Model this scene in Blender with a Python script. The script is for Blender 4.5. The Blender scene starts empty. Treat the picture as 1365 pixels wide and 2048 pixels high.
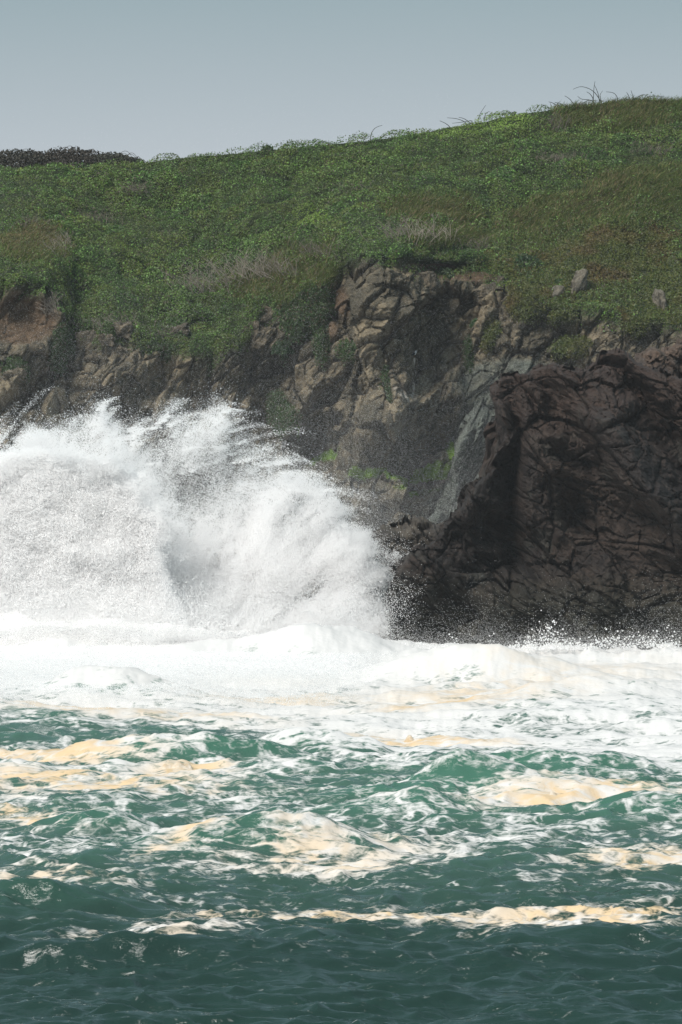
import bpy, math, random
import numpy as np
from mathutils import Vector

random.seed(7)
RNG = np.random.default_rng(7)
scene = bpy.context.scene
COL = scene.collection

# ------------------------------------------------------------------ camera
CAM_H = 25.0
F = 11375.0                      # focal length in photograph pixels (1365 wide)
PITCH = math.atan(667.0 / F)
cam_data = bpy.data.cameras.new('camera')
cam_data.sensor_fit = 'HORIZONTAL'
cam_data.sensor_width = 24.0
cam_data.lens = 24.0 * F / 1365.0
cam_data.clip_start = 1.0
cam_data.clip_end = 60000.0
cam = bpy.data.objects.new('camera', cam_data)
cam.location = (0, 0, CAM_H)
cam.rotation_euler = (math.pi / 2 - PITCH, 0, 0)
COL.objects.link(cam)
scene.camera = cam

# ------------------------------------------------------------------ sky and sun
SUN_DIR = Vector((-0.44, -0.48, 0.76)).normalized()     # towards the sun
SUN_EL = math.asin(SUN_DIR.z)
SUN_ROT = math.atan2(SUN_DIR.x, SUN_DIR.y)
world = bpy.data.worlds.new('World')
scene.world = world
world.use_nodes = True
wn, wl = world.node_tree.nodes, world.node_tree.links
wn.clear()
w_out = wn.new('ShaderNodeOutputWorld')
w_bg = wn.new('ShaderNodeBackground')
w_sky = wn.new('ShaderNodeTexSky')
w_sky.sky_type = 'NISHITA'
w_sky.sun_disc = False
w_sky.sun_elevation = SUN_EL
w_sky.sun_rotation = SUN_ROT
w_sky.dust_density = 3.0
w_sky.air_density = 1.0
w_tc = wn.new('ShaderNodeTexCoord')
w_sep = wn.new('ShaderNodeSeparateXYZ')
w_map = wn.new('ShaderNodeMapRange')
w_map.inputs['From Min'].default_value = 0.0
w_map.inputs['From Max'].default_value = 0.05
w_ramp = wn.new('ShaderNodeMix'); w_ramp.data_type = 'RGBA'
w_ramp.inputs['A'].default_value = (4.9, 5.4, 5.85, 1)     # pale haze at the horizon
w_ramp.inputs['B'].default_value = (1.9, 3.0, 3.4, 1)      # grey-blue overcast above
w_mix = wn.new('ShaderNodeMix'); w_mix.data_type = 'RGBA'
w_mix.inputs['Factor'].default_value = 0.88
wl.new(w_tc.outputs['Generated'], w_sep.inputs[0])
wl.new(w_sep.outputs['Z'], w_map.inputs['Value'])
wl.new(w_map.outputs[0], w_ramp.inputs['Factor'])
wl.new(w_sky.outputs[0], w_mix.inputs['A'])
wl.new(w_ramp.outputs['Result'], w_mix.inputs['B'])
wl.new(w_mix.outputs['Result'], w_bg.inputs['Color'])
w_bg.inputs['Strength'].default_value = 0.086
wl.new(w_bg.outputs[0], w_out.inputs['Surface'])

sun_data = bpy.data.lights.new('sun', 'SUN')
sun_data.energy = 3.6
sun_data.angle = math.radians(28)
sun_data.color = (1.0, 0.955, 0.90)
sun = bpy.data.objects.new('sun', sun_data)
sun.rotation_euler = (-SUN_DIR).to_track_quat('-Z', 'Y').to_euler()
sun.location = (0, 250, 120)
COL.objects.link(sun)

vs = scene.view_settings
vs.view_transform = 'Standard'
vs.look = 'None'
vs.gamma = 1.0
vs.use_curve_mapping = False
vs.exposure = 0.43
scene.cycles.max_bounces = 24
scene.cycles.diffuse_bounces = 20
scene.cycles.glossy_bounces = 3
scene.cycles.transmission_bounces = 4
scene.cycles.transparent_max_bounces = 8
scene.cycles.volume_bounces = 0
scene.cycles.use_denoising = True
scene.cycles.use_adaptive_sampling = False

# ------------------------------------------------------------------ projection helpers
CP, SP = math.cos(PITCH), math.sin(PITCH)

def P(px, py, Y):
    """world points at distance Y that the photograph shows at (px, py)"""
    px, py, Y = np.broadcast_arrays(np.asarray(px, float), np.asarray(py, float), np.asarray(Y, float))
    u = 1024.0 - py
    dx = px - 682.5
    dy = CP * F + SP * u
    dz = -SP * F + CP * u
    s = Y / dy
    return np.stack([dx * s, Y.astype(float), CAM_H + dz * s], -1)

def proj(p):
    v = np.asarray(p, float) - np.array([0, 0, CAM_H])
    d = v[..., 1] * CP - v[..., 2] * SP
    u = v[..., 1] * SP + v[..., 2] * CP
    return 682.5 + F * v[..., 0] / d, 1024.0 - F * u / d

def sea_Y(py):
    """distance of the still sea seen at row py"""
    u = 1024.0 - np.asarray(py, float)
    dy = CP * F + SP * u
    dz = -SP * F + CP * u
    return -CAM_H * dy / dz

# ------------------------------------------------------------------ numpy noise
_perm = np.random.default_rng(3).permutation(256).astype(np.int32)
_perm = np.concatenate([_perm, _perm, _perm])
_g = np.random.default_rng(5).normal(size=(256, 3)).astype(np.float32)
_g /= np.linalg.norm(_g, axis=1, keepdims=True)
_rv = np.random.default_rng(11).random((256, 8)).astype(np.float32)

def _hash(i, j, k):
    return _perm[_perm[_perm[i & 255] + (j & 255)] + (k & 255)]

def noise(q, seed=0):
    """gradient noise, about -0.7..0.7"""
    q = np.asarray(q, np.float32) + np.float32(seed * 17.31)
    sh = q.shape[:-1]
    q = q.reshape(-1, 3)
    fl = np.floor(q)
    I = fl.astype(np.int32)
    f = q - fl
    w = f * f * f * (f * (f * 6 - 15) + 10)
    out = np.zeros(len(q), np.float32)
    for a in (0, 1):
        wa = w[:, 0] if a else 1 - w[:, 0]
        for b in (0, 1):
            wb = w[:, 1] if b else 1 - w[:, 1]
            for c in (0, 1):
                wc = w[:, 2] if c else 1 - w[:, 2]
                g = _g[_hash(I[:, 0] + a, I[:, 1] + b, I[:, 2] + c)]
                d = g[:, 0] * (f[:, 0] - a) + g[:, 1] * (f[:, 1] - b) + g[:, 2] * (f[:, 2] - c)
                out += wa * wb * wc * d
    return out.reshape(sh)

def fbm(q, octaves=4, seed=0, gain=0.5, ridged=False):
    q = np.asarray(q, np.float32)
    a, s = 1.0, 0.0
    tot = 0.0
    for o in range(octaves):
        n = noise(q, seed + o * 3)
        if ridged:
            n = 0.5 - 1.6 * np.abs(n)
        s = s + a * n
        tot += a
        a *= gain
        q = q * 2.03
    return s / tot

def worley(q, seed=0, jitter=0.8):
    """F1, F2, cell hash and offset to the cell's feature point (8-cell search)"""
    q = np.asarray(q, np.float32) + np.float32(seed * 9.77)
    sh = q.shape[:-1]
    q = q.reshape(-1, 3)
    base = np.floor(q - 0.5).astype(np.int32)
    F1 = np.full(len(q), 9.0, np.float32)
    F2 = np.full(len(q), 9.0, np.float32)
    hid = np.zeros(len(q), np.int32)
    vec = np.zeros((len(q), 3), np.float32)
    for a in (0, 1):
        for b in (0, 1):
            for c in (0, 1):
                I = base + np.array([a, b, c], np.int32)
                h = _hash(I[:, 0], I[:, 1], I[:, 2])
                pt = I + 0.5 + (_rv[h, :3] - 0.5) * jitter
                dv = q - pt
                d = np.sqrt((dv * dv).sum(1))
                near = d < F1
                F2 = np.where(near, F1, np.minimum(F2, d))
                F1 = np.where(near, d, F1)
                hid = np.where(near, h, hid)
                vec[near] = dv[near]
    return F1.reshape(sh), F2.reshape(sh), hid.reshape(sh), vec.reshape(sh + (3,))

_rots = []
for _k in range(12):
    _q, _ = np.linalg.qr(np.random.default_rng(100 + _k).normal(size=(3, 3)))
    _rots.append(_q.astype(np.float32))

def planar(q, seed=0):
    """noise made of flat facets with sharp creases (linear over tetrahedra), about -0.5..0.5"""
    q = np.asarray(q, np.float32) @ _rots[seed % 12] + np.float32(seed * 5.37)
    sh = q.shape[:-1]
    q = q.reshape(-1, 3)
    fl = np.floor(q)
    I = fl.astype(np.int32)
    f = q - fl
    order = np.argsort(-f, axis=1)
    fs = np.take_along_axis(f, order, axis=1)
    val = lambda J: _rv[_hash(J[:, 0], J[:, 1], J[:, 2]), seed % 8]
    out = val(I) * (1 - fs[:, 0])
    J = I.copy()
    rows = np.arange(len(q))
    for k in range(3):
        J[rows, order[:, k]] += 1
        out += val(J) * (fs[:, k] - (fs[:, k + 1] if k < 2 else 0))
    return (out - 0.5).reshape(sh)

def shards(p, axes, size, seed, octaves=5, gain=0.5):
    """angular broken-rock relief in bedding axes"""
    q = np.stack([(p @ np.asarray(axes[i], np.float32)) / size[i] for i in range(3)], -1)
    a, out = 1.0, 0.0
    for o in range(octaves):
        out = out + a * planar(q, seed + o)
        q = q * 2.07
        a *= gain
    return out

def smooth(a, b, x):
    t = np.clip((np.asarray(x, float) - a) / (b - a), 0, 1)
    return t * t * (3 - 2 * t)

def facets(p, axes, size, seed, amp, tilt, crack, cw=0.10):
    """blocky rock relief: one tilted facet per cell, cracks between the cells"""
    q = np.stack([(p @ np.asarray(axes[i], np.float32)) / size[i] for i in range(3)], -1)
    F1, F2, h, vec = worley(q, seed)
    r = _rv[h]
    v = amp * (r[..., 3] - 0.5) * (0.55 + 0.45 * smooth(0.0, 0.14, F2 - F1))
    v = v + tilt * ((r[..., 4] - 0.5) * vec[..., 0] + (r[..., 5] - 0.5) * vec[..., 1] + (r[..., 6] - 0.5) * vec[..., 2]) * 2
    v = v - crack * np.exp(-((F2 - F1) / cw) ** 2)
    return v, r[..., 7]

def grid_normals(p):
    du = np.gradient(p, axis=1)
    dv = np.gradient(p, axis=0)
    n = np.cross(du, dv)
    n /= np.linalg.norm(n, axis=-1, keepdims=True) + 1e-9
    return n

def blur(a, n):
    for ax in (0, 1):
        m = min(n, (a.shape[ax] - 1) // 2)
        pad = [(0, 0)] * a.ndim
        pad[ax] = (m + 1, m)
        cs = np.cumsum(np.pad(a, pad, mode='edge'), axis=ax)
        hi = np.take(cs, range(2 * m + 1, cs.shape[ax]), axis=ax)
        lo = np.take(cs, range(0, cs.shape[ax] - 2 * m - 1), axis=ax)
        a = (hi - lo) / (2 * m + 1)
    return a

def push_dir(n, k=16, keep=0.7, front=(0, -0.55, 0.22)):
    d = blur(blur(n, k), k) * keep + np.array(front)
    return d / np.linalg.norm(d, axis=-1, keepdims=True)

def bump(px, py, cx, cy, sx, sy, amp, rot=0.0):
    c, s = math.cos(math.radians(rot)), math.sin(math.radians(rot))
    a = (px - cx) * c + (py - cy) * s
    b = -(px - cx) * s + (py - cy) * c
    return amp * np.exp(-(a / sx) ** 2 - (b / sy) ** 2)

def ply(points, x):
    points = np.asarray(points, float)
    return np.interp(x, points[:, 0], points[:, 1])

# ------------------------------------------------------------------ mesh and object helpers
def mesh_from(name, verts, faces, nper, colors=None, smooth_shade=True, extra=None):
    verts = np.ascontiguousarray(np.asarray(verts, np.float32).reshape(-1, 3))
    faces = np.ascontiguousarray(np.asarray(faces, np.int32).reshape(-1, nper))
    me = bpy.data.meshes.new(name)
    me.vertices.add(len(verts))
    me.vertices.foreach_set('co', verts.ravel())
    me.loops.add(faces.size)
    me.loops.foreach_set('vertex_index', faces.ravel())
    me.polygons.add(len(faces))
    me.polygons.foreach_set('loop_start', np.arange(0, faces.size, nper, dtype=np.int32))
    me.polygons.foreach_set('loop_total', np.full(len(faces), nper, np.int32))
    me.update(calc_edges=True)
    me.polygons.foreach_set('use_smooth', np.full(len(faces), smooth_shade))
    if colors is not None:
        c = np.ones((len(verts), 4), np.float32)
        c[:, :3] = np.asarray(colors, np.float32).reshape(-1, 3)
        at = me.attributes.new('Col', 'FLOAT_COLOR', 'POINT')
        at.data.foreach_set('color', c.ravel())
    for k, v in (extra or {}).items():
        at = me.attributes.new(k, 'FLOAT', 'POINT')
        at.data.foreach_set('value', np.ascontiguousarray(np.asarray(v, np.float32).ravel()))
    return me

def grid_faces(nr, nc):
    i = np.arange(nr * nc, dtype=np.int32).reshape(nr, nc)
    return np.stack([i[:-1, :-1], i[1:, :-1], i[1:, 1:], i[:-1, 1:]], -1).reshape(-1, 4)

def obj(name, me, mat=None, parent=None, label=None, cat=None, group=None, kind=None):
    o = bpy.data.objects.new(name, me)
    COL.objects.link(o)
    if me is not None and mat is not None and len(me.materials) == 0:
        me.materials.append(mat)
    if parent is not None:
        o.parent = parent
    if label: o['label'] = label
    if cat: o['category'] = cat
    if group: o['group'] = group
    if kind: o['kind'] = kind
    return o

# ------------------------------------------------------------------ materials
def new_mat(name):
    m = bpy.data.materials.new(name)
    m.use_nodes = True
    nt = m.node_tree
    bs = nt.nodes['Principled BSDF']
    return m, nt.nodes, nt.links, bs

def col_mat(name, rough=0.85, bump_scale=0.0, bump_strength=0.0, var=0.25, var_scale=2.0, spec=0.3, translucent=0.0):
    """colour from the mesh's own colour attribute, broken up by procedural noise"""
    m, n, l, bs = new_mat(name)
    at = n.new('ShaderNodeAttribute'); at.attribute_name = 'Col'
    tc = n.new('ShaderNodeTexCoord')
    nz = n.new('ShaderNodeTexNoise'); nz.inputs['Scale'].default_value = var_scale
    nz.inputs['Detail'].default_value = 6
    nz.inputs['Roughness'].default_value = 0.65
    l.new(tc.outputs['Object'], nz.inputs['Vector'])
    mr = n.new('ShaderNodeMapRange')
    mr.inputs['From Min'].default_value = 0.25; mr.inputs['From Max'].default_value = 0.75
    mr.inputs['To Min'].default_value = 1 - var; mr.inputs['To Max'].default_value = 1 + var
    l.new(nz.outputs['Fac'], mr.inputs['Value'])
    mul = n.new('ShaderNodeVectorMath'); mul.operation = 'SCALE'
    l.new(at.outputs['Color'], mul.inputs[0]); l.new(mr.outputs[0], mul.inputs['Scale'])
    l.new(mul.outputs[0], bs.inputs['Base Color'])
    bs.inputs['Roughness'].default_value = rough
    bs.inputs['Specular IOR Level'].default_value = spec
    if bump_strength:
        b = n.new('ShaderNodeTexNoise'); b.inputs['Scale'].default_value = bump_scale
        b.inputs['Detail'].default_value = 9
        b.inputs['Roughness'].default_value = 0.68
        l.new(tc.outputs['Object'], b.inputs['Vector'])
        bp = n.new('ShaderNodeBump'); bp.inputs['Strength'].default_value = bump_strength
        bp.inputs['Distance'].default_value = 0.30
        l.new(b.outputs['Fac'], bp.inputs['Height'])
        l.new(bp.outputs[0], bs.inputs['Normal'])
    if translucent:
        tr = n.new('ShaderNodeBsdfTranslucent')
        l.new(mul.outputs[0], tr.inputs['Color'])
        mx = n.new('ShaderNodeMixShader'); mx.inputs[0].default_value = translucent
        l.new(bs.outputs[0], mx.inputs[1]); l.new(tr.outputs[0], mx.inputs[2])
        l.new(mx.outputs[0], n['Material Output'].inputs['Surface'])
    return m

M_ROCK = col_mat('cliff_rock', 0.9, 3.0, 0.9, 0.45, 2.6)
M_DARK = col_mat('wet_dark_rock', 0.62, 3.2, 0.9, 0.5, 2.8, spec=0.35)
M_LEAF = col_mat('leaf', 0.5, var=0.18, var_scale=0.8, spec=0.4, translucent=0.25)
M_GRASS = col_mat('grass_blade', 0.7, var=0.2, var_scale=0.7, spec=0.2, translucent=0.25)
M_TWIG = col_mat('dry_twig', 0.9, var=0.25, var_scale=4.0, spec=0.1)
M_BIRD = col_mat('feather', 0.7, var=0.05, var_scale=20.0, spec=0.2)

def foam_mat(name, col, var=0.06):
    m, n, l, bs = new_mat(name)
    tc = n.new('ShaderNodeTexCoord')
    nz = n.new('ShaderNodeTexNoise'); nz.inputs['Scale'].default_value = 1.6; nz.inputs['Detail'].default_value = 8; nz.inputs['Roughness'].default_value = 0.7
    l.new(tc.outputs['Object'], nz.inputs['Vector'])
    mr = n.new('ShaderNodeMapRange')
    mr.inputs['From Min'].default_value = 0.42; mr.inputs['From Max'].default_value = 0.66
    l.new(nz.outputs['Fac'], mr.inputs['Value'])
    mx = n.new('ShaderNodeMix'); mx.data_type = 'RGBA'
    mx.inputs['A'].default_value = (*[c * (1 - var) for c in col], 1)
    mx.inputs['B'].default_value = (0.62, 0.57, 0.50, 1)
    l.new(mr.outputs[0], mx.inputs['Factor'])
    l.new(mx.outputs['Result'], bs.inputs['Base Color'])
    bs.inputs['Roughness'].default_value = 0.8
    bs.inputs['Specular IOR Level'].default_value = 0.25
    return m

M_YFOAM = foam_mat('yellowed_foam', (0.57, 0.43, 0.27), 0.18)

def droplet_mat(name, col=(0.99, 0.985, 0.985)):
    m = bpy.data.materials.new(name)
    m.use_nodes = True
    n, l = m.node_tree.nodes, m.node_tree.links
    n.remove(n['Principled BSDF'])
    d = n.new('ShaderNodeBsdfDiffuse'); d.inputs['Color'].default_value = (*col, 1)
    t = n.new('ShaderNodeBsdfTranslucent'); t.inputs['Color'].default_value = (*col, 1)
    mx = n.new('ShaderNodeMixShader'); mx.inputs[0].default_value = 0.5
    l.new(d.outputs[0], mx.inputs[1]); l.new(t.outputs[0], mx.inputs[2])
    l.new(mx.outputs[0], n['Material Output'].inputs['Surface'])
    return m

M_DROP = droplet_mat('water_droplets')

def sea_mat():
    m, n, l, bs = new_mat('sea_water')
    tc = n.new('ShaderNodeTexCoord')
    a_col = n.new('ShaderNodeAttribute'); a_col.attribute_name = 'Col'
    a_f = n.new('ShaderNodeAttribute'); a_f.attribute_name = 'foam'
    a_y = n.new('ShaderNodeAttribute'); a_y.attribute_name = 'yellow'
    mp = n.new('ShaderNodeMapping'); mp.inputs['Scale'].default_value = (0.42, 0.80, 0.6)
    mb = n.new('ShaderNodeMapping'); mb.inputs['Scale'].default_value = (0.5, 1.1, 0.5)
    l.new(tc.outputs['Object'], mb.inputs['Vector'])
    l.new(tc.outputs['Object'], mp.inputs['Vector'])
    def node_noise(scale, detail, dist, rough=0.6):
        q = n.new('ShaderNodeTexNoise'); q.inputs['Scale'].default_value = scale
        q.inputs['Detail'].default_value = detail; q.inputs['Distortion'].default_value = dist
        q.inputs['Roughness'].default_value = rough
        l.new(mp.outputs[0], q.inputs['Vector'])
        return q.outputs['Fac']
    def mth(op, a, b, c=None):
        q = n.new('ShaderNodeMath'); q.operation = op
        for i_, v_ in enumerate((a, b, c)):
            if v_ is None: continue
            if isinstance(v_, (int, float)): q.inputs[i_].default_value = v_
            else: l.new(v_, q.inputs[i_])
        return q.outputs[0]
    def thread(scale, dist, sharp):
        f = node_noise(scale, 3, dist, 0.55)
        a = mth('ABSOLUTE', mth('SUBTRACT', f, 0.5), 0)
        return mth('MAXIMUM', mth('SUBTRACT', 1.0, mth('MULTIPLY', a, sharp)), 0.0)
    val = mth('MULTIPLY_ADD', thread(0.55, 1.2, 9.0), 0.24, a_f.outputs['Fac'])
    val = mth('MULTIPLY_ADD', thread(1.5, 1.0, 9.0), 0.20, val)
    val = mth('MULTIPLY_ADD', thread(4.0, 0.8, 8.0), 0.12, val)
    val = mth('MULTIPLY_ADD', mth('SUBTRACT', node_noise(9.0, 4, 0.5, 0.7), 0.5), 0.30, val)
    mr = n.new('ShaderNodeMapRange'); mr.interpolation_type = 'SMOOTHSTEP'
    mr.inputs['From Min'].default_value = 0.46; mr.inputs['From Max'].default_value = 0.82
    l.new(val, mr.inputs['Value'])
    # foam colour
    fc = n.new('ShaderNodeMix'); fc.data_type = 'RGBA'
    fc.inputs['A'].default_value = (0.60, 0.595, 0.59, 1)
    fc.inputs['B'].default_value = (0.60, 0.45, 0.28, 1)
    yn = n.new('ShaderNodeMapRange'); yn.interpolation_type = 'SMOOTHSTEP'
    yn.inputs['From Min'].default_value = 0.30; yn.inputs['From Max'].default_value = 0.56
    l.new(node_noise(1.3, 5, 0.8, 0.65), yn.inputs['Value'])
    l.new(mth('MULTIPLY', a_y.outputs['Fac'], yn.outputs[0]), fc.inputs['Factor'])
    cx = n.new('ShaderNodeMix'); cx.data_type = 'RGBA'
    l.new(mr.outputs[0], cx.inputs['Factor'])
    l.new(a_col.outputs['Color'], cx.inputs['A']); l.new(fc.outputs['Result'], cx.inputs['B'])
    l.new(cx.outputs['Result'], bs.inputs['Base Color'])
    rr = n.new('ShaderNodeMapRange')
    rr.inputs['To Min'].default_value = 0.07; rr.inputs['To Max'].default_value = 0.9
    l.new(mr.outputs[0], rr.inputs['Value']); l.new(rr.outputs[0], bs.inputs['Roughness'])
    bs.inputs['IOR'].default_value = 1.33
    b1 = n.new('ShaderNodeTexNoise'); b1.inputs['Scale'].default_value = 2.6; b1.inputs['Detail'].default_value = 5
    b1.inputs['Roughness'].default_value = 0.6
    l.new(mb.outputs[0], b1.inputs['Vector'])
    hb = n.new('ShaderNodeMath'); hb.operation = 'MULTIPLY_ADD'
    l.new(mr.outputs[0], hb.inputs[0]); hb.inputs[1].default_value = 0.12
    l.new(b1.outputs['Fac'], hb.inputs[2])
    bp = n.new('ShaderNodeBump'); bp.inputs['Strength'].default_value = 0.45; bp.inputs['Distance'].default_value = 0.16
    l.new(hb.outputs[0], bp.inputs['Height']); l.new(bp.outputs[0], bs.inputs['Normal'])
    return m

M_SEA = sea_mat()

# ------------------------------------------------------------------ headland: hill above, cliff below
CREST = [(-400, 345), (-100, 335), (0, 330), (150, 328), (280, 318), (400, 305), (530, 292), (660, 281), (800, 263), (950, 240),
         (1000, 229), (1060, 217), (1120, 210), (1200, 205), (1290, 197), (1365, 200), (1500, 205), (1800, 230)]
EDGE = [(-400, 540), (-100, 550), (0, 560), (90, 575), (125, 610), (150, 655), (230, 662), (300, 682), (420, 704), (480, 680), (505, 640),
        (540, 618), (600, 585), (660, 550), (700, 520), (740, 512), (830, 522), (900, 528), (1000, 548), (1040, 580), (1090, 612),
        (1180, 628), (1365, 640), (1500, 640), (1800, 640)]
EDGE_Y = [(-400, 332), (0, 334), (110, 335), (160, 336.8), (210, 336.6), (420, 339), (520, 341), (620, 341.5), (690, 341), (725, 338), (820, 337.5),
          (860, 340), (980, 341), (1050, 339), (1120, 337.5), (1250, 336), (1400, 335), (1800, 332)]
NC, NH, NCL = 800, 180, 340
cpx = np.linspace(-170, 1535, NC)
yc = ply(CREST, cpx) + 8 + 3 * noise(np.stack([cpx / 60, cpx * 0, cpx * 0], -1), 4)
ye = ply(EDGE, cpx) + 26 * fbm(np.stack([cpx / 60, cpx * 0, cpx * 0], -1), 4, 9, 0.6)
k = np.exp(-np.linspace(-2, 2, 41) ** 2); k /= k.sum()
ysm = ply(EDGE_Y, np.linspace(-170 - 20 * 2.13, 1535 + 20 * 2.13, NC + 40))
eY = np.convolve(ysm, k, 'valid')
vh = np.linspace(0, 1, NH)[:, None]
vc = np.linspace(0, 1, NCL)[1:, None] ** 1.3
py_h = yc[None] + (ye - yc)[None] * vh
py_c = ye[None] + (1350 - ye)[None] * vc
gpx = np.broadcast_to(cpx, (NH + NCL - 1, NC)).copy()
gpy = np.concatenate([py_h, py_c], 0)
hup = 1 - vh                                   # 0 at the cliff edge, 1 at the crest
kw = np.exp(-np.linspace(-2, 2, 201) ** 2); kw /= kw.sum()
eYs = np.convolve(np.pad(eY, 100, mode='edge'), kw, 'valid')
hs = smooth(0, 0.4, hup)
eYh = eY[None] * (1 - hs) + eYs[None] * hs
Y_h = eYh + (366 - eYh) * (0.85 * hup + 0.15 * hup ** 2)
Y_c = eY[None] - 8.0 * vc ** 0.9
gY = np.concatenate([Y_h, Y_c], 0)
B = lambda *a: bump(gpx, gpy, *a)
gY += B(770, 590, 60, 70, -2.2) + B(740, 700, 100, 80, -1.4) + B(640, 885, 48, 48, 5.5) + B(880, 885, 80, 26, 2.4, -28)
gY += B(790, 1000, 120, 60, -2.0) + B(745, 870, 50, 60, -3.0) + B(830, 800, 55, 45, -2.6) + B(600, 820, 26, 90, -2.0, 12)
gY += B(545, 760, 42, 90, 2.4) + B(350, 765, 75, 45, 1.2) + B(200, 750, 60, 50, -2.0) + B(40, 640, 60, 40, 1.5)
gY += B(60, 810, 80, 45, -2.0) + B(900, 540, 90, 14, 2.4, 4) + B(690, 560, 22, 60, 1.8, 20) + B(930, 690, 30, 90, 1.2)
gY += B(1020, 680, 60, 60, -1.6) + B(1180, 560, 120, 40, -1.0, -25) + B(1250, 400, 140, 30, -1.2, -20) + B(1230, 470, 170, 40, -2.0, -33) + B(975, 460, 70, 60, 1.5)
gY += B(120, 540, 50, 25, -2.0) + B(160, 620, 30, 50, 0.9) + B(420, 610, 110, 40, -1.0) + B(770, 480, 120, 30, -1.2) + B(280, 430, 150, 40, 1.0)
gP = P(gpx, gpy, gY)
hillw = np.concatenate([np.ones((NH, NC)), np.zeros((NCL - 1, NC))], 0)
edge_soft = smooth(-25, 25, gpy - ye[None])        # 0 hill, 1 cliff

# vegetation cover over the cliff (0..1), by place
def zone(*blobs):
    w = 0
    for b in blobs:
        w = np.maximum(w, bump(gpx, gpy, *b))
    return w
vn = fbm(gP / 2.2, 4, 21)
iceplant = zone((1200, 520, 220, 95, 1.0, -10), (1060, 590, 60, 50, 0.9, -30), (1150, 690, 60, 26, 0.9), (1270, 645, 60, 40, 0.75), (985, 665, 22, 50, 0.8, 30), (1365, 580, 120, 90, 1.0), (1130, 630, 50, 25, 0.7))
vine = zone((610, 620, 70, 45, 1.0, -35), (640, 650, 14, 60, 0.9), (565, 690, 30, 40, 0.6), (430, 740, 40, 50, 0.5), (125, 690, 34, 60, 0.8, 20), (330, 694, 100, 16, 0.8),
            (700, 690, 50, 14, 0.7, 10), (560, 820, 40, 60, 0.7), (775, 770, 10, 70, 0.7, -10), (940, 700, 14, 60, 0.6), (20, 740, 40, 30, 0.6), (870, 640, 10, 60, 0.4))
moss = zone((650, 915, 40, 9, 1.0, -18), (740, 945, 55, 11, 0.95, -8), (875, 938, 42, 16, 1.3, -4), (905, 905, 16, 30, 0.8), (830, 975, 70, 12, 0.6), (800, 950, 40, 16, 0.8), (600, 860, 6, 40, 0.5))
guano = zone((815, 790, 40, 22, 1.0, -20), (838, 760, 7, 60, 0.9, 12), (835, 715, 4, 16, 1.0), (835, 738, 4, 6, 0.9), (660, 690, 8, 50, 0.5, 35), (625, 830, 5, 16, 0.8), (690, 780, 24, 8, 0.4, -30))
slabby = zone((960, 870, 60, 110, 1.1, 25), (1010, 760, 120, 55, 0.9, -8), (900, 1010, 60, 70, 0.8, 30))
soil = zone((40, 640, 75, 55, 1.2, 8), (900, 545, 100, 18, 1.1, 5), (570, 620, 30, 18, 1.0, -25), (660, 650, 18, 40, 0.7), (680, 600, 20, 40, 0.8))
cliff_veg = np.clip(np.maximum(iceplant, vine) * 1.25 + vn * 0.9 - 0.25, 0, 1)
cliff_veg = np.where(hillw > 0, 1, smooth(0.3, 0.55, cliff_veg))
turf = smooth(46, -4, gpy - ye[None] + 55 * vn)     # turf lip hanging a little over the edge
cover = np.clip(np.maximum(cliff_veg, turf), 0, 1)
gN = grid_normals(gP)
if gN[..., 1].mean() > 0:
    gN = -gN
CAX = [(0.55, 0.1, 0.83), (0.83, -0.1, -0.55), (0.05, 1.0, -0.1)]
gF = gP.copy(); gF[NH:, :, 1] = 340 + 0.3 * (gP[NH:, :, 2] - gP[NH - 1, :, 2][None]) + 0.5 * (gP[NH - 1, :, 1][None] - 340)
wq = gF + np.stack([fbm(gP / 4.0, 3, 31), fbm(gP / 4.0, 3, 33), fbm(gP / 4.0, 3, 35)], -1) * 0.5
wq = wq.astype(np.float32)
d0, _ = facets(wq, CAX, (7.5, 4.2, 6.0), 2, 1.5, 1.7, 0.50, 0.05)
d1, t1 = facets(wq, CAX, (3.0, 1.7, 2.6), 5, 0.65, 1.1, 0.36, 0.06)
d2, t2 = facets(wq, CAX, (1.3, 0.75, 1.1), 8, 0.28, 0.55, 0.17, 0.08)
d3, t3 = facets((gP + 0.3 * (wq - gP)).astype(np.float32), CAX, (0.55, 0.33, 0.5), 13, 0.11, 0.22, 0.06, 0.11)
fb = fbm(gP / 1.1, 5, 41, 0.62)
rock_d = 0.9 * d0 + 0.9 * d1 + 0.65 * d2 + 0.5 * d3 + 2.0 * shards(wq, CAX, (5.0, 2.8, 4.0), 1, 6, 0.48) + 0.14 * fb + 0.25 * fbm(np.stack([(wq @ np.array(CAX[0], np.float32)) / 3.5, (wq @ np.array(CAX[1], np.float32)) / 0.7, (wq @ np.array(CAX[2], np.float32)) / 2.5], -1), 4, 45, 0.55, ridged=True)
soft_d = 1.0 * fbm(gP / 6.0, 3, 51) + 0.55 * fbm(gP / 1.6, 4, 55) + 0.25 * fbm(gP / 0.6, 2, 57)
soil_w = smooth(0.35, 0.7, soil + 0.5 * vn)
slab_w = smooth(0.3, 0.6, slabby)
disp = rock_d * (1 - 0.45 * slab_w)
disp = disp * (1 - 0.7 * soil_w) + (0.5 * fb) * soil_w
disp = disp * (1 - 0.65 * cover) + (soft_d + 0.15) * cover
disp = disp * (0.35 + 0.65 * edge_soft) + soft_d * 0.65 * (1 - edge_soft)
disp[:3] *= 0.4
gP = gP + push_dir(gN, 16, 0.35, (0, -0.9, 0.2)) * disp[..., None]
gN = grid_normals(gP)
if gN[..., 1].mean() > 0:
    gN = -gN

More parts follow.
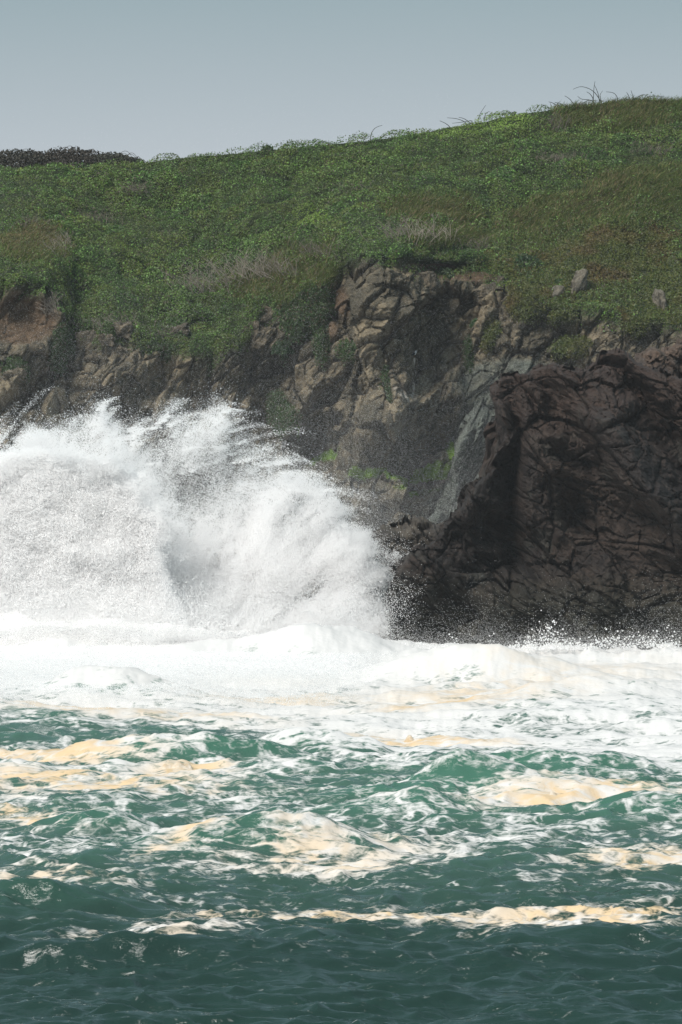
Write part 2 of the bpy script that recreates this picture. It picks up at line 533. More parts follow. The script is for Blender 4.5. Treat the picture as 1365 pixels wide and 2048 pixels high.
# colours of the ground itself
tone = 0.40 * t1 + 0.30 * t2 + 0.30 * t3 + 0.9 * fb
def mixc(a, b, w):
    return a * (1 - w[..., None]) + np.asarray(b) * w[..., None]
c = mixc(np.broadcast_to(np.array([0.072, 0.063, 0.045]), gP.shape), [0.190, 0.156, 0.104], smooth(0.25, 0.85, tone))
c = mixc(c, [0.23, 0.185, 0.122], smooth(0.15, 0.42, fbm(gP / 1.7, 3, 71)) * 0.6)
c = mixc(c, [0.095, 0.112, 0.098], slab_w * (0.65 + 0.35 * smooth(-0.2, 0.3, fb)))
c = mixc(c, [0.098, 0.066, 0.041], soil_w)
wet = smooth(860, 1000, gpy + 40 * vn)
c = mixc(c, [0.055, 0.058, 0.052], 0.35 * wet * (1 - slab_w))
gn = fbm(gP / np.array([0.35, 0.4, 0.9]), 3, 81)
c = mixc(c, [0.55, 0.50, 0.45], smooth(0.45, 0.95, 0.75 * guano + 1.1 * gn) * smooth(0.05, 0.3, guano))
c = mixc(c, [0.030, 0.045, 0.016], cover * (1 - smooth(0.2, 0.5, soil_w) * (1 - hillw)))
c = mixc(c, [0.125, 0.225, 0.022], smooth(0.35, 0.62, moss + 0.6 * gn) * smooth(0.05, 0.3, moss))
z_olive = zone((1250, 225, 170, 40, 0.7), (1270, 400, 150, 80, 1.0, -15), (1120, 430, 160, 50, 0.95, -20), (870, 420, 130, 45, 0.6), (560, 560, 150, 70, 0.6, -20), (60, 495, 75, 45, 0.9), (900, 480, 130, 30, 0.6))
c = mixc(c, [0.075, 0.078, 0.030], hillw * smooth(0.3, 0.7, z_olive + 0.6 * vn))
gC = c

# the far side of the hill: from the crest back and down
nb = 14
tb = np.linspace(0, 1, nb + 1)[1:, None]
back = np.stack([np.broadcast_to(gP[0, :, 0], (nb, NC)) * (1 + 0.25 * tb), gP[0, :, 1][None] + 90 * tb, gP[0, :, 2][None] * (1 - tb ** 1.6) - 3 * tb ** 2], -1)[::-1]
hill_P = np.concatenate([back, gP[:NH]], 0)
hill_C = np.concatenate([np.broadcast_to(gC[0][None], back.shape), gC[:NH]], 0)
hill = obj('hill', mesh_from('hill', hill_P, grid_faces(*hill_P.shape[:2]), 4, hill_C), M_ROCK, label='green hill sloping up from the cliff edge to the skyline', kind='structure')
cl_P, cl_C = gP[NH - 1:], gC[NH - 1:]
cliff = obj('cliff', mesh_from('cliff', cl_P, grid_faces(*cl_P.shape[:2]), 4, cl_C, False), M_ROCK, label='craggy brown sea cliff below the green hill', kind='structure')

def surf(px, py):
    """point and normal of the headland where the photograph shows (px, py)"""
    j = int(np.clip(np.searchsorted(cpx, px), 0, NC - 1))
    i = int(np.argmin(np.abs(gpy[:, j] - py)))
    return Vector(gP[i, j]), Vector(gN[i, j])

# ------------------------------------------------------------------ rock masses in front of the cliff
def poly_dist(px, py, pts):
    d = np.full(np.shape(px), 1e9)
    pts = np.asarray(pts, float)
    for (x0, y0), (x1, y1) in zip(pts[:-1], pts[1:]):
        ex, ey = x1 - x0, y1 - y0
        t = np.clip(((px - x0) * ex + (py - y0) * ey) / (ex * ex + ey * ey + 1e-9), 0, 1)
        d = np.minimum(d, np.hypot(px - x0 - t * ex, py - y0 - t * ey))
    return d

def rock_mass(name, top, base, x0, x1, nc, nr, Yfun, axes, levels, seed, colfun, roll=(4.0, 70), overhang=None, rough=0.3, depth=14.0, fine=0.8, layer=0.55, shard=2.9):
    fx = np.linspace(x0, x1, 6000)
    fy = ply(top, fx)
    arc = np.concatenate([[0], np.cumsum(np.hypot(np.diff(fx), 0.8 * np.diff(fy)))])
    px = np.interp(np.linspace(0, arc[-1], nc), arc, fx)
    yt = ply(top, px) + 26 * fbm(np.stack([px / 26, px * 0, px * 0], -1), 5, seed, 0.68)
    v = np.linspace(0, 1, nr)[:, None] ** 0.9
    py = yt[None] + (base - yt)[None] * v
    qx = np.broadcast_to(px, py.shape).copy()
    d = poly_dist(qx, py, top)
    Y = Yfun(qx, py)
    e = np.clip(1 - d / roll[1], 0, 1)
    Y = Y + roll[0] * (1 - np.sqrt(np.clip(1 - e * e, 0, 1)))
    sx = qx + (overhang(qx, py) if overhang else 0)
    p = P(sx, py, Y)
    nb = 40
    tb = np.linspace(0, 1, nb + 1)[1:, None]
    bz = p[0, :, 2][None] * (1 - tb ** 2.2) - 2 * tb
    bk = np.stack([np.broadcast_to(p[0, :, 0], (nb, nc)), p[0, :, 1][None] + depth * tb ** 0.8, bz], -1)[::-1]
    p = np.concatenate([bk, p], 0)
    n = grid_normals(p)
    if n[nb:, :, 1].mean() > 0:
        n = -n
    flat = p.copy(); flat[nb:, :, 1] = 300 + 0.22 * p[nb:, :, 2]; flat[:nb, :, 1] += 300 + 0.22 * p[nb, :, 2][None] - p[nb, :, 1][None]
    w = flat + np.stack([fbm(p / 3.0, 3, seed + 1), fbm(p / 3.0, 3, seed + 3), fbm(p / 3.0, 3, seed + 5)], -1) * 0.22
    w = w.astype(np.float32)
    disp = 0
    tone = 0
    coarse = 0
    for i, (size, amp, tilt, crack, cw) in enumerate(levels):
        a, t = facets(w, axes, size, seed + 7 * i, amp, tilt, crack, cw)
        disp = disp + a
        coarse = coarse + (a if i < 2 else 0)
        tone = tone + t / len(levels)
    f1 = fbm(p / fine, 5, seed + 40, 0.58)
    disp = disp + rough * f1
    lay = fbm(np.stack([(w @ np.array(axes[0], np.float32)) / 4.2, (w @ np.array(axes[1], np.float32)) / 0.8, (w @ np.array(axes[2], np.float32)) / 2.6], -1), 5, seed + 50, 0.62, ridged=True)
    disp = disp + 0.08 * layer * lay + shard * shards(w, axes, (5.0, 2.6, 4.0), seed % 7, 6, 0.52) + 1.0 * shard * planar(w / 11.0, seed % 5)
    fade = np.concatenate([np.full((nb, nc), 0.85), 0.85 + 0.15 * smooth(0, 45, d)], 0)
    rim = np.concatenate([np.full((nb, nc), 0.4), 0.4 * smooth(40, 8, d)], 0)[..., None]
    dr = push_dir(n, 14, 0.30, (0, -0.9, 0.10)) * (1 - rim) + push_dir(n, 14, 0.8, (0, -0.2, 0.05)) * rim
    coarse = coarse + shard * shards(w, axes, (6.0, 2.0, 4.0), seed % 7, 4, 0.5)
    disp = disp * (1 - rim[..., 0]) + coarse * rim[..., 0]
    p = p + dr * ((disp - 0.15) * fade)[..., None]
    cpx_, cpy_ = proj(p)
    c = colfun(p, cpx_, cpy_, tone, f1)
    return mesh_from(name, p, grid_faces(*p.shape[:2]), 4, c, False)

ROCK_TOP = [(700, 1345), (765, 1330), (768, 1235), (778, 1170), (800, 1130), (830, 1100), (862, 1068), (880, 1040), (905, 1010), (925, 985), (940, 962), (968, 945),
            (984, 915), (988, 870), (990, 752), (998, 742), (1030, 738), (1075, 730), (1110, 722), (1150, 722), (1190, 708),
            (1225, 700), (1252, 700), (1275, 722), (1300, 735), (1365, 760), (1440, 720), (1600, 660), (1900, 620)]

def dark_Y(px, py):
    z = (1330 - py) / 600.0
    Y = 297.0 + 7.0 * np.clip(z, 0, 1) ** 1.3 + 0.0015 * np.maximum(0, 900 - px)
    Y0 = Y
    b = lambda *a: bump(px, py, *a)
    Y = Y + b(945, 1010, 60, 60, -1.8) + b(1025, 960, 18, 150, 2.2, 0) + b(1075, 900, 60, 120, -1.4, -20) + b(1150, 860, 22, 160, 1.6, -30)
    Y = Y + b(1240, 900, 50, 220, -2.0, -35) + b(1300, 820, 25, 180, 1.8, -40) + b(1120, 1210, 180, 80, -2.2) + b(1000, 1130, 60, 30, 1.5, -20)
    Y = Y + b(870, 1160, 60, 50, -1.5) + b(1160, 1010, 40, 60, 1.6, -30) + b(1330, 1010, 30, 160, -1.2, -38) + b(1365, 1150, 60, 60, 1.2)
    return Y0 + 1.5 * (Y - Y0)

DAX = [(0.72, 0.12, -0.68), (0.60, 0.25, 0.75), (-0.2, 0.95, 0.1)]
def dark_col(p, px, py, tone, f1):
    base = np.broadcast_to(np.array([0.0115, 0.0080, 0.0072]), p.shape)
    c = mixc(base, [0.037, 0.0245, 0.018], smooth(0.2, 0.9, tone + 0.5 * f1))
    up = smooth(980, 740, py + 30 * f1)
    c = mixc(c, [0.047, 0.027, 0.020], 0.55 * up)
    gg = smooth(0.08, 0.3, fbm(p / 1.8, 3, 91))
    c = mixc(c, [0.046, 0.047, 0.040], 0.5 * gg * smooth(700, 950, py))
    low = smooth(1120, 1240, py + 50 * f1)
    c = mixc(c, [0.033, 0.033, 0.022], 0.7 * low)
    return c

def dark_overhang(px, py):
    return bump(px, py, 990, 775, 30, 24, -12) + bump(px, py, 990, 860, 40, 32, 20) + bump(px, py, 960, 930, 40, 30, -4)

dark_levels = [((7.0, 3.2, 4.5), 0.5, 0.8, 0.32, 0.030), ((3.0, 1.5, 2.2), 0.20, 0.45, 0.24, 0.04), ((1.3, 0.7, 1.0), 0.10, 0.26, 0.10, 0.06), ((0.6, 0.34, 0.45), 0.05, 0.13, 0.04, 0.09)]
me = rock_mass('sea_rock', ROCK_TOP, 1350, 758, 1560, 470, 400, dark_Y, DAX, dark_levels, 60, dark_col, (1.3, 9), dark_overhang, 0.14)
obj('sea_rock', me, M_DARK, label='tall jagged dark brown rock standing in the surf before the cliff', cat='rock')

def brown_col(p, px, py, tone, f1):
    c = mixc(np.broadcast_to(np.array([0.040, 0.028, 0.022]), p.shape), [0.105, 0.070, 0.050], smooth(0.25, 0.85, tone + 0.5 * f1))
    return c
me = rock_mass('brown_rock', [(1262, 900), (1276, 760), (1285, 716), (1300, 703), (1325, 694), (1345, 684), (1365, 672), (1420, 640), (1600, 600)], 960, 1264, 1590, 140, 120,
               lambda px, py: 313 + (960 - py) * 0.012, DAX, dark_levels, 85, brown_col, (1.5, 16), None, 0.3)
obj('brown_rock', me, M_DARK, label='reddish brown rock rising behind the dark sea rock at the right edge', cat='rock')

def low_col(p, px, py, tone, f1):
    return mixc(np.broadcast_to(np.array([0.036, 0.031, 0.028]), p.shape), [0.10, 0.085, 0.066], smooth(0.25, 0.85, tone + 0.5 * f1))
me = rock_mass('low_rock', [(700, 1120), (745, 1075), (770, 1055), (800, 1048), (840, 1046), (870, 1052), (900, 1040), (930, 1030), (960, 1060), (1000, 1120)], 1330, 700, 1000, 180, 120,
               lambda px, py: 309 - (py - 1040) * 0.012, DAX, dark_levels[1:], 105, low_col, (2.5, 30), None, 0.3)
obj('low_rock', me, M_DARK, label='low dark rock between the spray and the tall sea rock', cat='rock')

SAX = [(0.50, 0.1, 0.86), (0.86, 0.1, -0.50), (0.0, 1.0, 0.0)]
def slab_col(p, px, py, tone, f1):
    st = fbm(np.stack([(p @ np.array(SAX[0])) / 4.0, (p @ np.array(SAX[1])) / 0.35, p[..., 1] / 3], -1), 3, 121)
    c = mixc(np.broadcast_to(np.array([0.050, 0.058, 0.050]), p.shape), [0.105, 0.116, 0.100], smooth(-0.25, 0.35, st + 0.6 * (tone - 0.5)))
    return c
slab_levels = [((6.0, 1.5, 3.0), 0.9, 1.0, 0.25, 0.06), ((2.4, 0.5, 1.4), 0.3, 0.45, 0.14, 0.08), ((0.9, 0.22, 0.7), 0.12, 0.16, 0.05, 0.10)]
me = rock_mass('rock_slab', [(840, 1130), (880, 1010), (900, 920), (905, 880), (925, 838), (955, 795), (968, 784), (980, 800), (1000, 850), (1035, 930), (1060, 1000)], 1150, 845, 1055, 170, 260,
               lambda px, py: 325.5 + (1150 - py) * 0.016 + (px - 940) * 0.012, SAX, slab_levels, 131, slab_col, (2.0, 36), None, 0.10, layer=0.3, shard=1.8)
obj('rock_slab', me, M_ROCK, cliff, label='pale grey-green slanting slab leaning on the cliff')

# ------------------------------------------------------------------ sea
def foam_fields(px, py, X, Y):
    """foam cover, yellowing and calm/rough water by place on the sea"""
    w1 = np.stack([X / 9.0, Y / 14.0, X * 0 + 3.0], -1)
    big = fbm(w1, 3, 201)
    shore = smooth(1550, 1450, py + 70 * big - 0.06 * (px - 682))          # the white water under the rocks
    mid = smooth(1480, 1520, py) * smooth(1925, 1620, py)
    cov = 0.52 * shore + 0.26 * mid + 0.03 + shore * 0.22 * smooth(1420, 1330, py)
    yel = 0 * px
    for (cx, cy, sx, sy, a, y, rot) in STREAKS:
        b = bump(px, py, cx, cy, sx, sy, 1.0, rot)
        cov = cov + 0.75 * a * b
        yel = np.maximum(yel, y * b)
    front = smooth(1912, 1965, py + 30 * big)
    cov = cov * (1 - front)
    return cov, yel, shore

#           px    py   sx   sy   foam yellow tilt
STREAKS = [(1110, 1625, 220, 14, 0.5, 1.0, -1), (830, 1478, 130, 10, 0.3, 1.0, 2), (990, 1482, 60, 7, 0.3, 0.9, 0), (690, 1852, 330, 22, 0.55, 0.9, 2),
           (1180, 1857, 280, 26, 0.55, 0.9, -4), (1290, 1725, 130, 24, 0.40, 0.9, -4), (270, 1438, 220, 12, 0.35, 0.8, 2), (100, 1525, 170, 12, 0.45, 0.95, 2),
           (160, 1580, 280, 16, 0.38, 0.9, 2), (370, 1555, 110, 9, 0.3, 0.8, -4), (60, 1650, 110, 14, 0.35, 0.9, 8), (470, 1662, 60, 10, 0.3, 0.9, 6),
           (130, 1772, 150, 22, 0.32, 0.7, 0), (880, 1418, 110, 10, 0.2, 0.9, -6), (620, 1730, 200, 26, 0.30, 0.5, 0), (420, 1705, 150, 8, 0.4, 0.8, -10),
           (760, 1700, 120, 18, 0.25, 0.4, 0), (300, 1895, 150, 10, 0.55, 0.5, -2), (760, 1745, 140, 10, 0.28, 0.6, -4), (610, 1296, 60, 8, 0.2, 0.9, -8),
           (1230, 1610, 160, 20, 0.2, 0.6, 0), (560, 1670, 70, 10, 0.3, 0.7, 4), (980, 1395, 240, 26, 0.1, 0.45, -4), (560, 1400, 160, 12, 0.1, 0.4, 0), (380, 1880, 160, 16, 0.25, 0.3, 2),
           (1150, 1350, 200, 20, 0.1, 0.25, 0), (780, 1790, 400, 14, -0.14, 0, 2), (280, 1830, 200, 14, -0.1, 0, 0), (800, 1575, 150, 14, -0.12, 0, 0)]
#  crests the photograph shows:  px   py  half-width(m) depth(m) height(m) tilt
CRESTS = [(935, 1600, 2.6, 2.6, 0.95, 0), (1000, 1612, 7.0, 3.2, 0.55, 0), (370, 1530, 4.5, 2.6, 0.75, 0), (810, 1645, 3.2, 2.2, 0.6, 0), (545, 1712, 3.8, 2.6, 1.0, 0.1),
          (215, 1672, 2.6, 2.4, 0.75, 0), (250, 1790, 4.0, 2.6, 0.55, 0), (70, 1830, 3.0, 2.2, 0.6, 0), (650, 1510, 4.5, 3.0, 0.8, 0), (900, 1935, 5.0, 2.0, 0.35, 0),
          (1250, 1905, 3.0, 2.0, 0.4, 0), (1100, 1560, 4.0, 2.5, 0.45, 0), (640, 1335, 4.5, 3.5, 1.1, 0), (960, 1365, 4.5, 4.0, 1.0, 0), (1200, 1400, 3.5, 3.0, 0.9, 0),
          (240, 1400, 4.0, 4.0, 0.8, 0), (1330, 1650, 3.0, 2.4, 0.5, 0), (330, 1930, 4.5, 1.8, 0.45, 0)]

def sea_height(X, Y, shore):
    zz = X * 0
    wx = X + 1.6 * fbm(np.stack([X / 7, Y / 7, zz], -1), 2, 301)
    wy = Y + 1.6 * fbm(np.stack([X / 7, Y / 7, zz + 9], -1), 2, 303)
    h = 0.95 * noise(np.stack([X / 17, Y / 10, zz], -1), 305)
    calm = 1 - 0.75 * shore
    h = h + 0.70 * (0.35 - 1.5 * np.abs(noise(np.stack([wx / 8.0, wy / 3.4, zz], -1), 307)))
    h = h + 0.46 * calm * (0.3 - 1.5 * np.abs(noise(np.stack([wx / 3.4, wy / 1.5, zz], -1), 309)))
    h = h + 0.38 * calm * (0.3 - 1.5 * np.abs(noise(np.stack([wx / 1.6, wy / 0.75, zz], -1), 311)))
    h = h + 0.10 * calm * noise(np.stack([wx / 0.7, wy / 0.28, zz], -1), 313)
    boil = 0.6 * fbm(np.stack([wx / 5.0, wy / 2.6, zz], -1), 4, 315, 0.5) + 0.26 * fbm(np.stack([wx / 1.9, wy / 1.0, zz], -1), 4, 317, 0.62)
    h = h + shore * boil * 1.4
    for (cx, cy, sx, sy, a, t) in CRESTS:
        c = P(cx, cy, sea_Y(cy))
        dx = X - c[0]
        dy = Y - c[1] - t * dx - 0.5 * noise(np.stack([X / 3, zz, zz + cx], -1), 319)
        sharp = np.where(dy > 0, np.exp(-(dy / (sy * 0.8)) ** 2), np.exp(-np.abs(dy / (sy * 0.45)) ** 1.25))
        h = h + 1.5 * a * np.exp(-(dx / sx) ** 2) * sharp
    # the wave that has just burst against the rocks: a white mound on the left, a ragged crest before the dark rock
    h = h + (2.0 + 1.1 * fbm(np.stack([X / 2.6, Y / 3.5, zz], -1), 4, 331, 0.6)) * np.exp(-((X + 15) / 10.5) ** 2 - ((Y - 299) / 7.0) ** 2) + 0.4 * np.exp(-((X + 4) / 6.0) ** 2 - ((Y - 294) / 4.0) ** 2)
    rag = 0.55 + 1.5 * fbm(np.stack([X / 1.6, Y / 2.5, zz], -1), 5, 321, 0.65)
    h = h + np.clip(rag, 0.0, 2) * smooth(2.0, 5.0, X) * np.exp(-((Y - 293.6) / 1.7) ** 2) * (0.55 + 0.03 * X)
    return h

def lace(X, Y):
    zz = X * 0
    wx = X + 1.3 * fbm(np.stack([X / 3, Y / 4, zz], -1), 3, 401)
    wy = Y + 1.8 * fbm(np.stack([X / 3, Y / 4, zz + 5], -1), 3, 403)
    r1 = np.exp(-np.abs(noise(np.stack([wx / 3.0, wy / 3.4, zz], -1), 405)) / 0.10) - 0.4
    r2 = np.exp(-np.abs(noise(np.stack([wx / 1.15, wy / 1.3, zz], -1), 407)) / 0.13) - 0.45
    return 0.55 * r1 + 0.40 * r2 + 0.40 * fbm(np.stack([wx / 6, wy / 7, zz], -1), 3, 409)

fine_px = np.arange(-150, 1516, 2.6)
s_px = np.concatenate([[-60000, -20000, -7000, -2500, -1000, -400], fine_px, [1765, 2365, 3865, 8365, 21365, 61365]])
fine_py = np.concatenate([np.arange(2110, 1480, -1.05), np.arange(1480, 1262, -1.5)])
s_Y = np.concatenate([[4, 20, 50, 90, 125, 145, 156], sea_Y(fine_py), [316, 322, 330, 345, 400, 700, 2000, 8000, 40000]])
SX = (s_px[None] - 682.5) / F * s_Y[:, None]
SX = SX / CP                                   # columns fan out with distance
SY = np.broadcast_to(s_Y[:, None], SX.shape).copy()
spx, spy = proj(np.stack([SX, SY, SX * 0], -1))
inner = smooth(-900, -100, spx) * smooth(2300, 1480, spx) * smooth(120, 150, SY) * smooth(420, 320, SY)
cov, yel, shore = foam_fields(spx, spy, SX, SY)
shore = shore * smooth(60, -400, -spx - 0) if False else shore
SZ = sea_height(SX, SY, shore) * inner
lc = lace(SX, SY)
lap = SZ - blur(SZ, 6)
foam = cov + 0.30 * lc * smooth(0.02, 0.22, cov) + 0.22 * np.clip(lap, -0.3, 0.5) * smooth(0.05, 0.3, cov)
foam = np.where(inner > 0.01, foam, 0.1)
yel = np.clip(yel * 1.5 * smooth(-0.25, 0.35, lc + 0.3), 0, 1)
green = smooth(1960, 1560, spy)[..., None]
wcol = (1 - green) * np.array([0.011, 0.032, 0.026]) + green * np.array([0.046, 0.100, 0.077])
gy = smooth(0.1, 0.9, SZ)[..., None] * green  # high crests: light through thin water put into the colour as lighter green
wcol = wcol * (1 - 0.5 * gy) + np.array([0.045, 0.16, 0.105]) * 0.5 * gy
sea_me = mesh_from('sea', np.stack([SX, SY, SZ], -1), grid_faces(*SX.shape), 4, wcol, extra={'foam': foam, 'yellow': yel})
obj('sea', sea_me, M_SEA, label='choppy green sea with white surf and foam streaks', kind='structure')

# ------------------------------------------------------------------ spray: drops thrown up by the wave
def drops(name, pts, rad, mat, label, parent=None):
    me = bpy.data.meshes.new(name)
    pts = np.ascontiguousarray(pts, np.float32)
    me.vertices.add(len(pts))
    me.vertices.foreach_set('co', pts.ravel())
    at = me.attributes.new('drop_size', 'FLOAT', 'POINT')
    at.data.foreach_set('value', np.ascontiguousarray(rad, np.float32))
    me.materials.append(mat)
    o = obj(name, me, None, parent, label=label, kind='stuff')
    ng = bpy.data.node_groups.new(name + '_drops', 'GeometryNodeTree')
    ng.interface.new_socket('Geometry', in_out='INPUT', socket_type='NodeSocketGeometry')
    ng.interface.new_socket('Geometry', in_out='OUTPUT', socket_type='NodeSocketGeometry')
    gi, go = ng.nodes.new('NodeGroupInput'), ng.nodes.new('NodeGroupOutput')
    m2p = ng.nodes.new('GeometryNodeMeshToPoints')
    na = ng.nodes.new('GeometryNodeInputNamedAttribute'); na.data_type = 'FLOAT'
    na.inputs['Name'].default_value = 'drop_size'
    sm = ng.nodes.new('GeometryNodeSetMaterial'); sm.inputs['Material'].default_value = mat
    ng.links.new(gi.outputs[0], m2p.inputs['Mesh'])
    ng.links.new(na.outputs['Attribute'], m2p.inputs['Radius'])
    ng.links.new(m2p.outputs[0], sm.inputs['Geometry'])
    ng.links.new(sm.outputs[0], go.inputs[0])
    md = o.modifiers.new('drops', 'NODES')
    md.node_group = ng
    return o

def inside(px, py, poly):
    poly = np.asarray(poly, float)
    r = np.zeros(np.shape(px), bool)
    x0, y0 = poly[-1]
    for x1, y1 in poly:
        cond = (y0 > py) != (y1 > py)
        t = (py - y0) / (y1 - y0 + 1e-12)
        r ^= cond & (px < x0 + t * (x1 - x0))
        x0, y0 = x1, y1
    return r

def sdist(px, py, poly):
    d = poly_dist(px, py, list(poly) + [poly[0]])
    return np.where(inside(px, py, poly), d, -d)

PLUME = [(-300, 1400), (-300, 900), (-60, 905), (0, 885), (60, 862), (110, 862), (160, 842), (205, 802), (228, 830), (285, 850), (330, 832), (385, 838), (440, 800), (478, 830), (510, 880), (560, 912),
         (620, 945), (680, 985), (705, 1015), (700, 1040), (760, 1072), (815, 1115), (768, 1128), (802, 1160), (762, 1185), (778, 1230), (776, 1265), (800, 1320), (740, 1400)]
LUMP = [(-300, 1400), (-300, 930), (-40, 920), (40, 890), (110, 895), (170, 905), (230, 905), (262, 930), (285, 965), (298, 1005), (335, 1030), (346, 1052), (328, 1080), (335, 1130), (360, 1200), (420, 1400)]
rx, ry = np.meshgrid(np.arange(-160, 860, 2.0), np.arange(740, 1440, 2.0))
cx0, cy0 = 330.0, 1420.0
ang = np.arctan2(rx - cx0, cy0 - ry)
rad = np.hypot(rx - cx0, cy0 - ry)
n_a = fbm(np.stack([ang * 8 + 0.5 * fbm(np.stack([rx / 120, ry / 120, rx * 0], -1), 2, 499), rad / 150, rx * 0], -1), 5, 501, 0.6)
n_b = fbm(np.stack([rx / 75, ry / 60, rx * 0], -1), 4, 507, 0.55)
n_f = fbm(np.stack([rx / 14, ry / 12, rx * 0], -1), 3, 513, 0.6)
d = sdist(rx, ry, PLUME)
dd = d + 75 * n_a + 26 * n_b + 14 * n_f
low = smooth(900, 1190, ry)
od = smooth(-4, 70, dd) * (0.6 + 1.0 * smooth(0.0, 140, d) + 4.6 * smooth(980, 1140, ry)) * np.clip(1 + 3.4 * n_a + 1.2 * n_b + 0.6 * n_f, 0.10, 4)
od += 0.16 * np.exp(np.clip(dd, -200, 0) / 14.0) * (d > -80)
for (bx, by, sx, sy, a) in [(405, 990, 95, 85, 0.85), (480, 915, 90, 60, 0.5), (620, 1080, 80, 50, 0.35), (300, 880, 60, 30, 0.4)]:
    od *= 1 - bump(rx, ry, bx, by, sx, sy, a)
for (bx, by, sx, sy, a, r) in [(205, 850, 30, 45, 2.2, 20), (430, 850, 60, 28, 1.6, -35), (640, 985, 70, 26, 2.2, 20), (560, 1040, 110, 40, 2.0, 10), (60, 890, 60, 30, 2.0, -20), (700, 1090, 70, 35, 2.5, 30), (430, 1110, 140, 40, 2.5, 0)]:
    od += bump(rx, ry, bx, by, sx, sy, a, r) * smooth(-5, 25, dd) * np.clip(1 + 2.2 * n_a + n_f, 0.2, 3)
ld = sdist(rx, ry, LUMP) + 26 * n_b + 16 * n_f
od2 = smooth(-3, 16, ld) * (7.0 + 3 * smooth(950, 1150, ry)) * np.clip(1 + 0.6 * n_b + 0.5 * n_f, 0.4, 2)
od2 += 0.5 * np.exp(np.clip(ld, -100, 0) / 6.0)
fadebot = smooth(1345, 1290, ry)
od, od2 = od * (0.25 + 0.75 * fadebot), od2 * (0.25 + 0.75 * fadebot)

def throw(od, total, Yc, thick, rmin, rmax, seed, big=0.05):
    g = np.random.default_rng(seed)
    pr = np.clip(od, 0, None).ravel()
    idx = g.choice(pr.size, total, p=pr / pr.sum())
    px = rx.ravel()[idx] + g.uniform(-1.5, 1.5, total)
    py = ry.ravel()[idx] + g.uniform(-1.5, 1.5, total)
    Yl = Yc.ravel()[idx] + g.normal(0, 1, total) * thick.ravel()[idx]
    r = rmin + (rmax - rmin) * g.random(total) ** 2
    bigm = g.random(total) < big
    r = np.where(bigm, r * 1.7, r)
    return P(px, py, Yl), r

Yp = 305.5 + 3.0 * n_b - 0.006 * (ry - 800) + 0 * rx
pt1, r1 = throw(od, 4300000, Yp, 0.8 + 1.2 * smooth(850, 1200, ry), 0.006, 0.018, 1, 0.03)
Yl_ = 299.5 + 0.9 * n_b + 0.5 * n_f - 0.004 * (ry - 900)
pt2, r2 = throw(od2, 1900000, Yl_, 0.45 + 0 * rx, 0.008, 0.022, 2, 0.03)
gj = np.random.default_rng(77)
jp, jr = [], []
for k in range(230):
    a_ = gj.uniform(-1.05, 1.25)
    rs = np.arange(60, 900, 3.0)
    lx, ly = cx0 + np.sin(a_) * rs, cy0 - np.cos(a_) * rs
    ok = inside(lx, ly, PLUME)
    if not ok.any():
        continue
    R0 = rs[ok].max()
    r_s = R0 * gj.uniform(0.80, 0.99)
    L = gj.uniform(20, 80) * (0.5 + 0.7 * gj.random())
    m_ = int(gj.uniform(200, 900))
    t_ = gj.random(m_) ** 1.6
    lean = gj.normal(0.45, 0.2)
    rr_ = r_s + t_ * L
    aa = a_ + lean * t_ * L / 300 + gj.normal(0, 1, m_) * (3.0 + 8.0 * t_) / rr_
    x_, y_ = cx0 + np.sin(aa) * rr_, cy0 - np.cos(aa) * rr_ + 10 * t_ ** 2
    Yk = gj.uniform(302.5, 306.5)
    jp.append(P(x_, y_, Yk + gj.normal(0, 0.25, m_)))
    jr.append((0.007 + 0.012 * gj.random(m_) ** 2) * np.where(gj.random(m_) < 0.02, 2.2, 1))
# thicker clots torn off along the edge of the near lump
for k in range(170):
    q_ = LUMP[gj.integers(4, 13)]
    x_, y_ = q_[0] + gj.normal(-6, 20), q_[1] + gj.normal(0, 22)
    m_ = int(gj.uniform(60, 260))
    s_ = gj.uniform(4.0, 11.0)
    jp.append(P(x_ + gj.normal(0, s_, m_), y_ + gj.normal(0, s_, m_), 298.2 + gj.normal(0, 0.3, m_)))
    jr.append(0.009 + 0.014 * gj.random(m_) ** 2)
drops('wave_spray', np.concatenate([pt1, pt2] + jp), np.concatenate([r1, r2] + jr), M_DROP, 'huge white burst of spray thrown up by a breaking wave')

# a lower curtain of spray drifting before the white water on the left
od3 = smooth(1120, 1310, ry) ** 1.5 * smooth(1425, 1300, ry + 50 * n_b + 20 * n_f) * smooth(830, 700, rx + 0.6 * (ry - 1250) + 60 * n_b) * np.clip(1 + 1.2 * n_b + 0.8 * n_f, 0.2, 2)
Y3 = np.minimum(294.0 + 2 * n_b, sea_Y(np.minimum(ry, 1400) + 34))
pt3, r3 = throw(od3, 350000, Y3, 0.5 + 0 * rx, 0.006, 0.018, 3)
drops('spray_curtain', pt3, r3, M_DROP, 'thin white spray blowing low over the surf at the left')

# drops splashing where the surf meets the dark rock
g = np.random.default_rng(44)
spl, spr = [], []
for (bx, by, sx, up, n) in [(1095, 1300, 45, 26, 900), (905, 1312, 26, 16, 350), (1240, 1296, 70, 16, 700), (985, 1312, 12, 18, 120), (1330, 1296, 40, 20, 350), (840, 1312, 40, 12, 300)]:
    a = bx + g.normal(0, sx, n)
    b = by - np.abs(g.normal(0, up, n)) * np.exp(-((a - bx) / (1.4 * sx)) ** 2)
    spl.append(P(a, b, 292.6 + g.normal(0, 0.5, n)))
    spr.append(0.014 + 0.036 * g.random(n) ** 3)
drops('splash_drops', np.concatenate(spl), np.concatenate(spr), M_DROP, 'scattered drops splashing up along the foot of the dark rock')

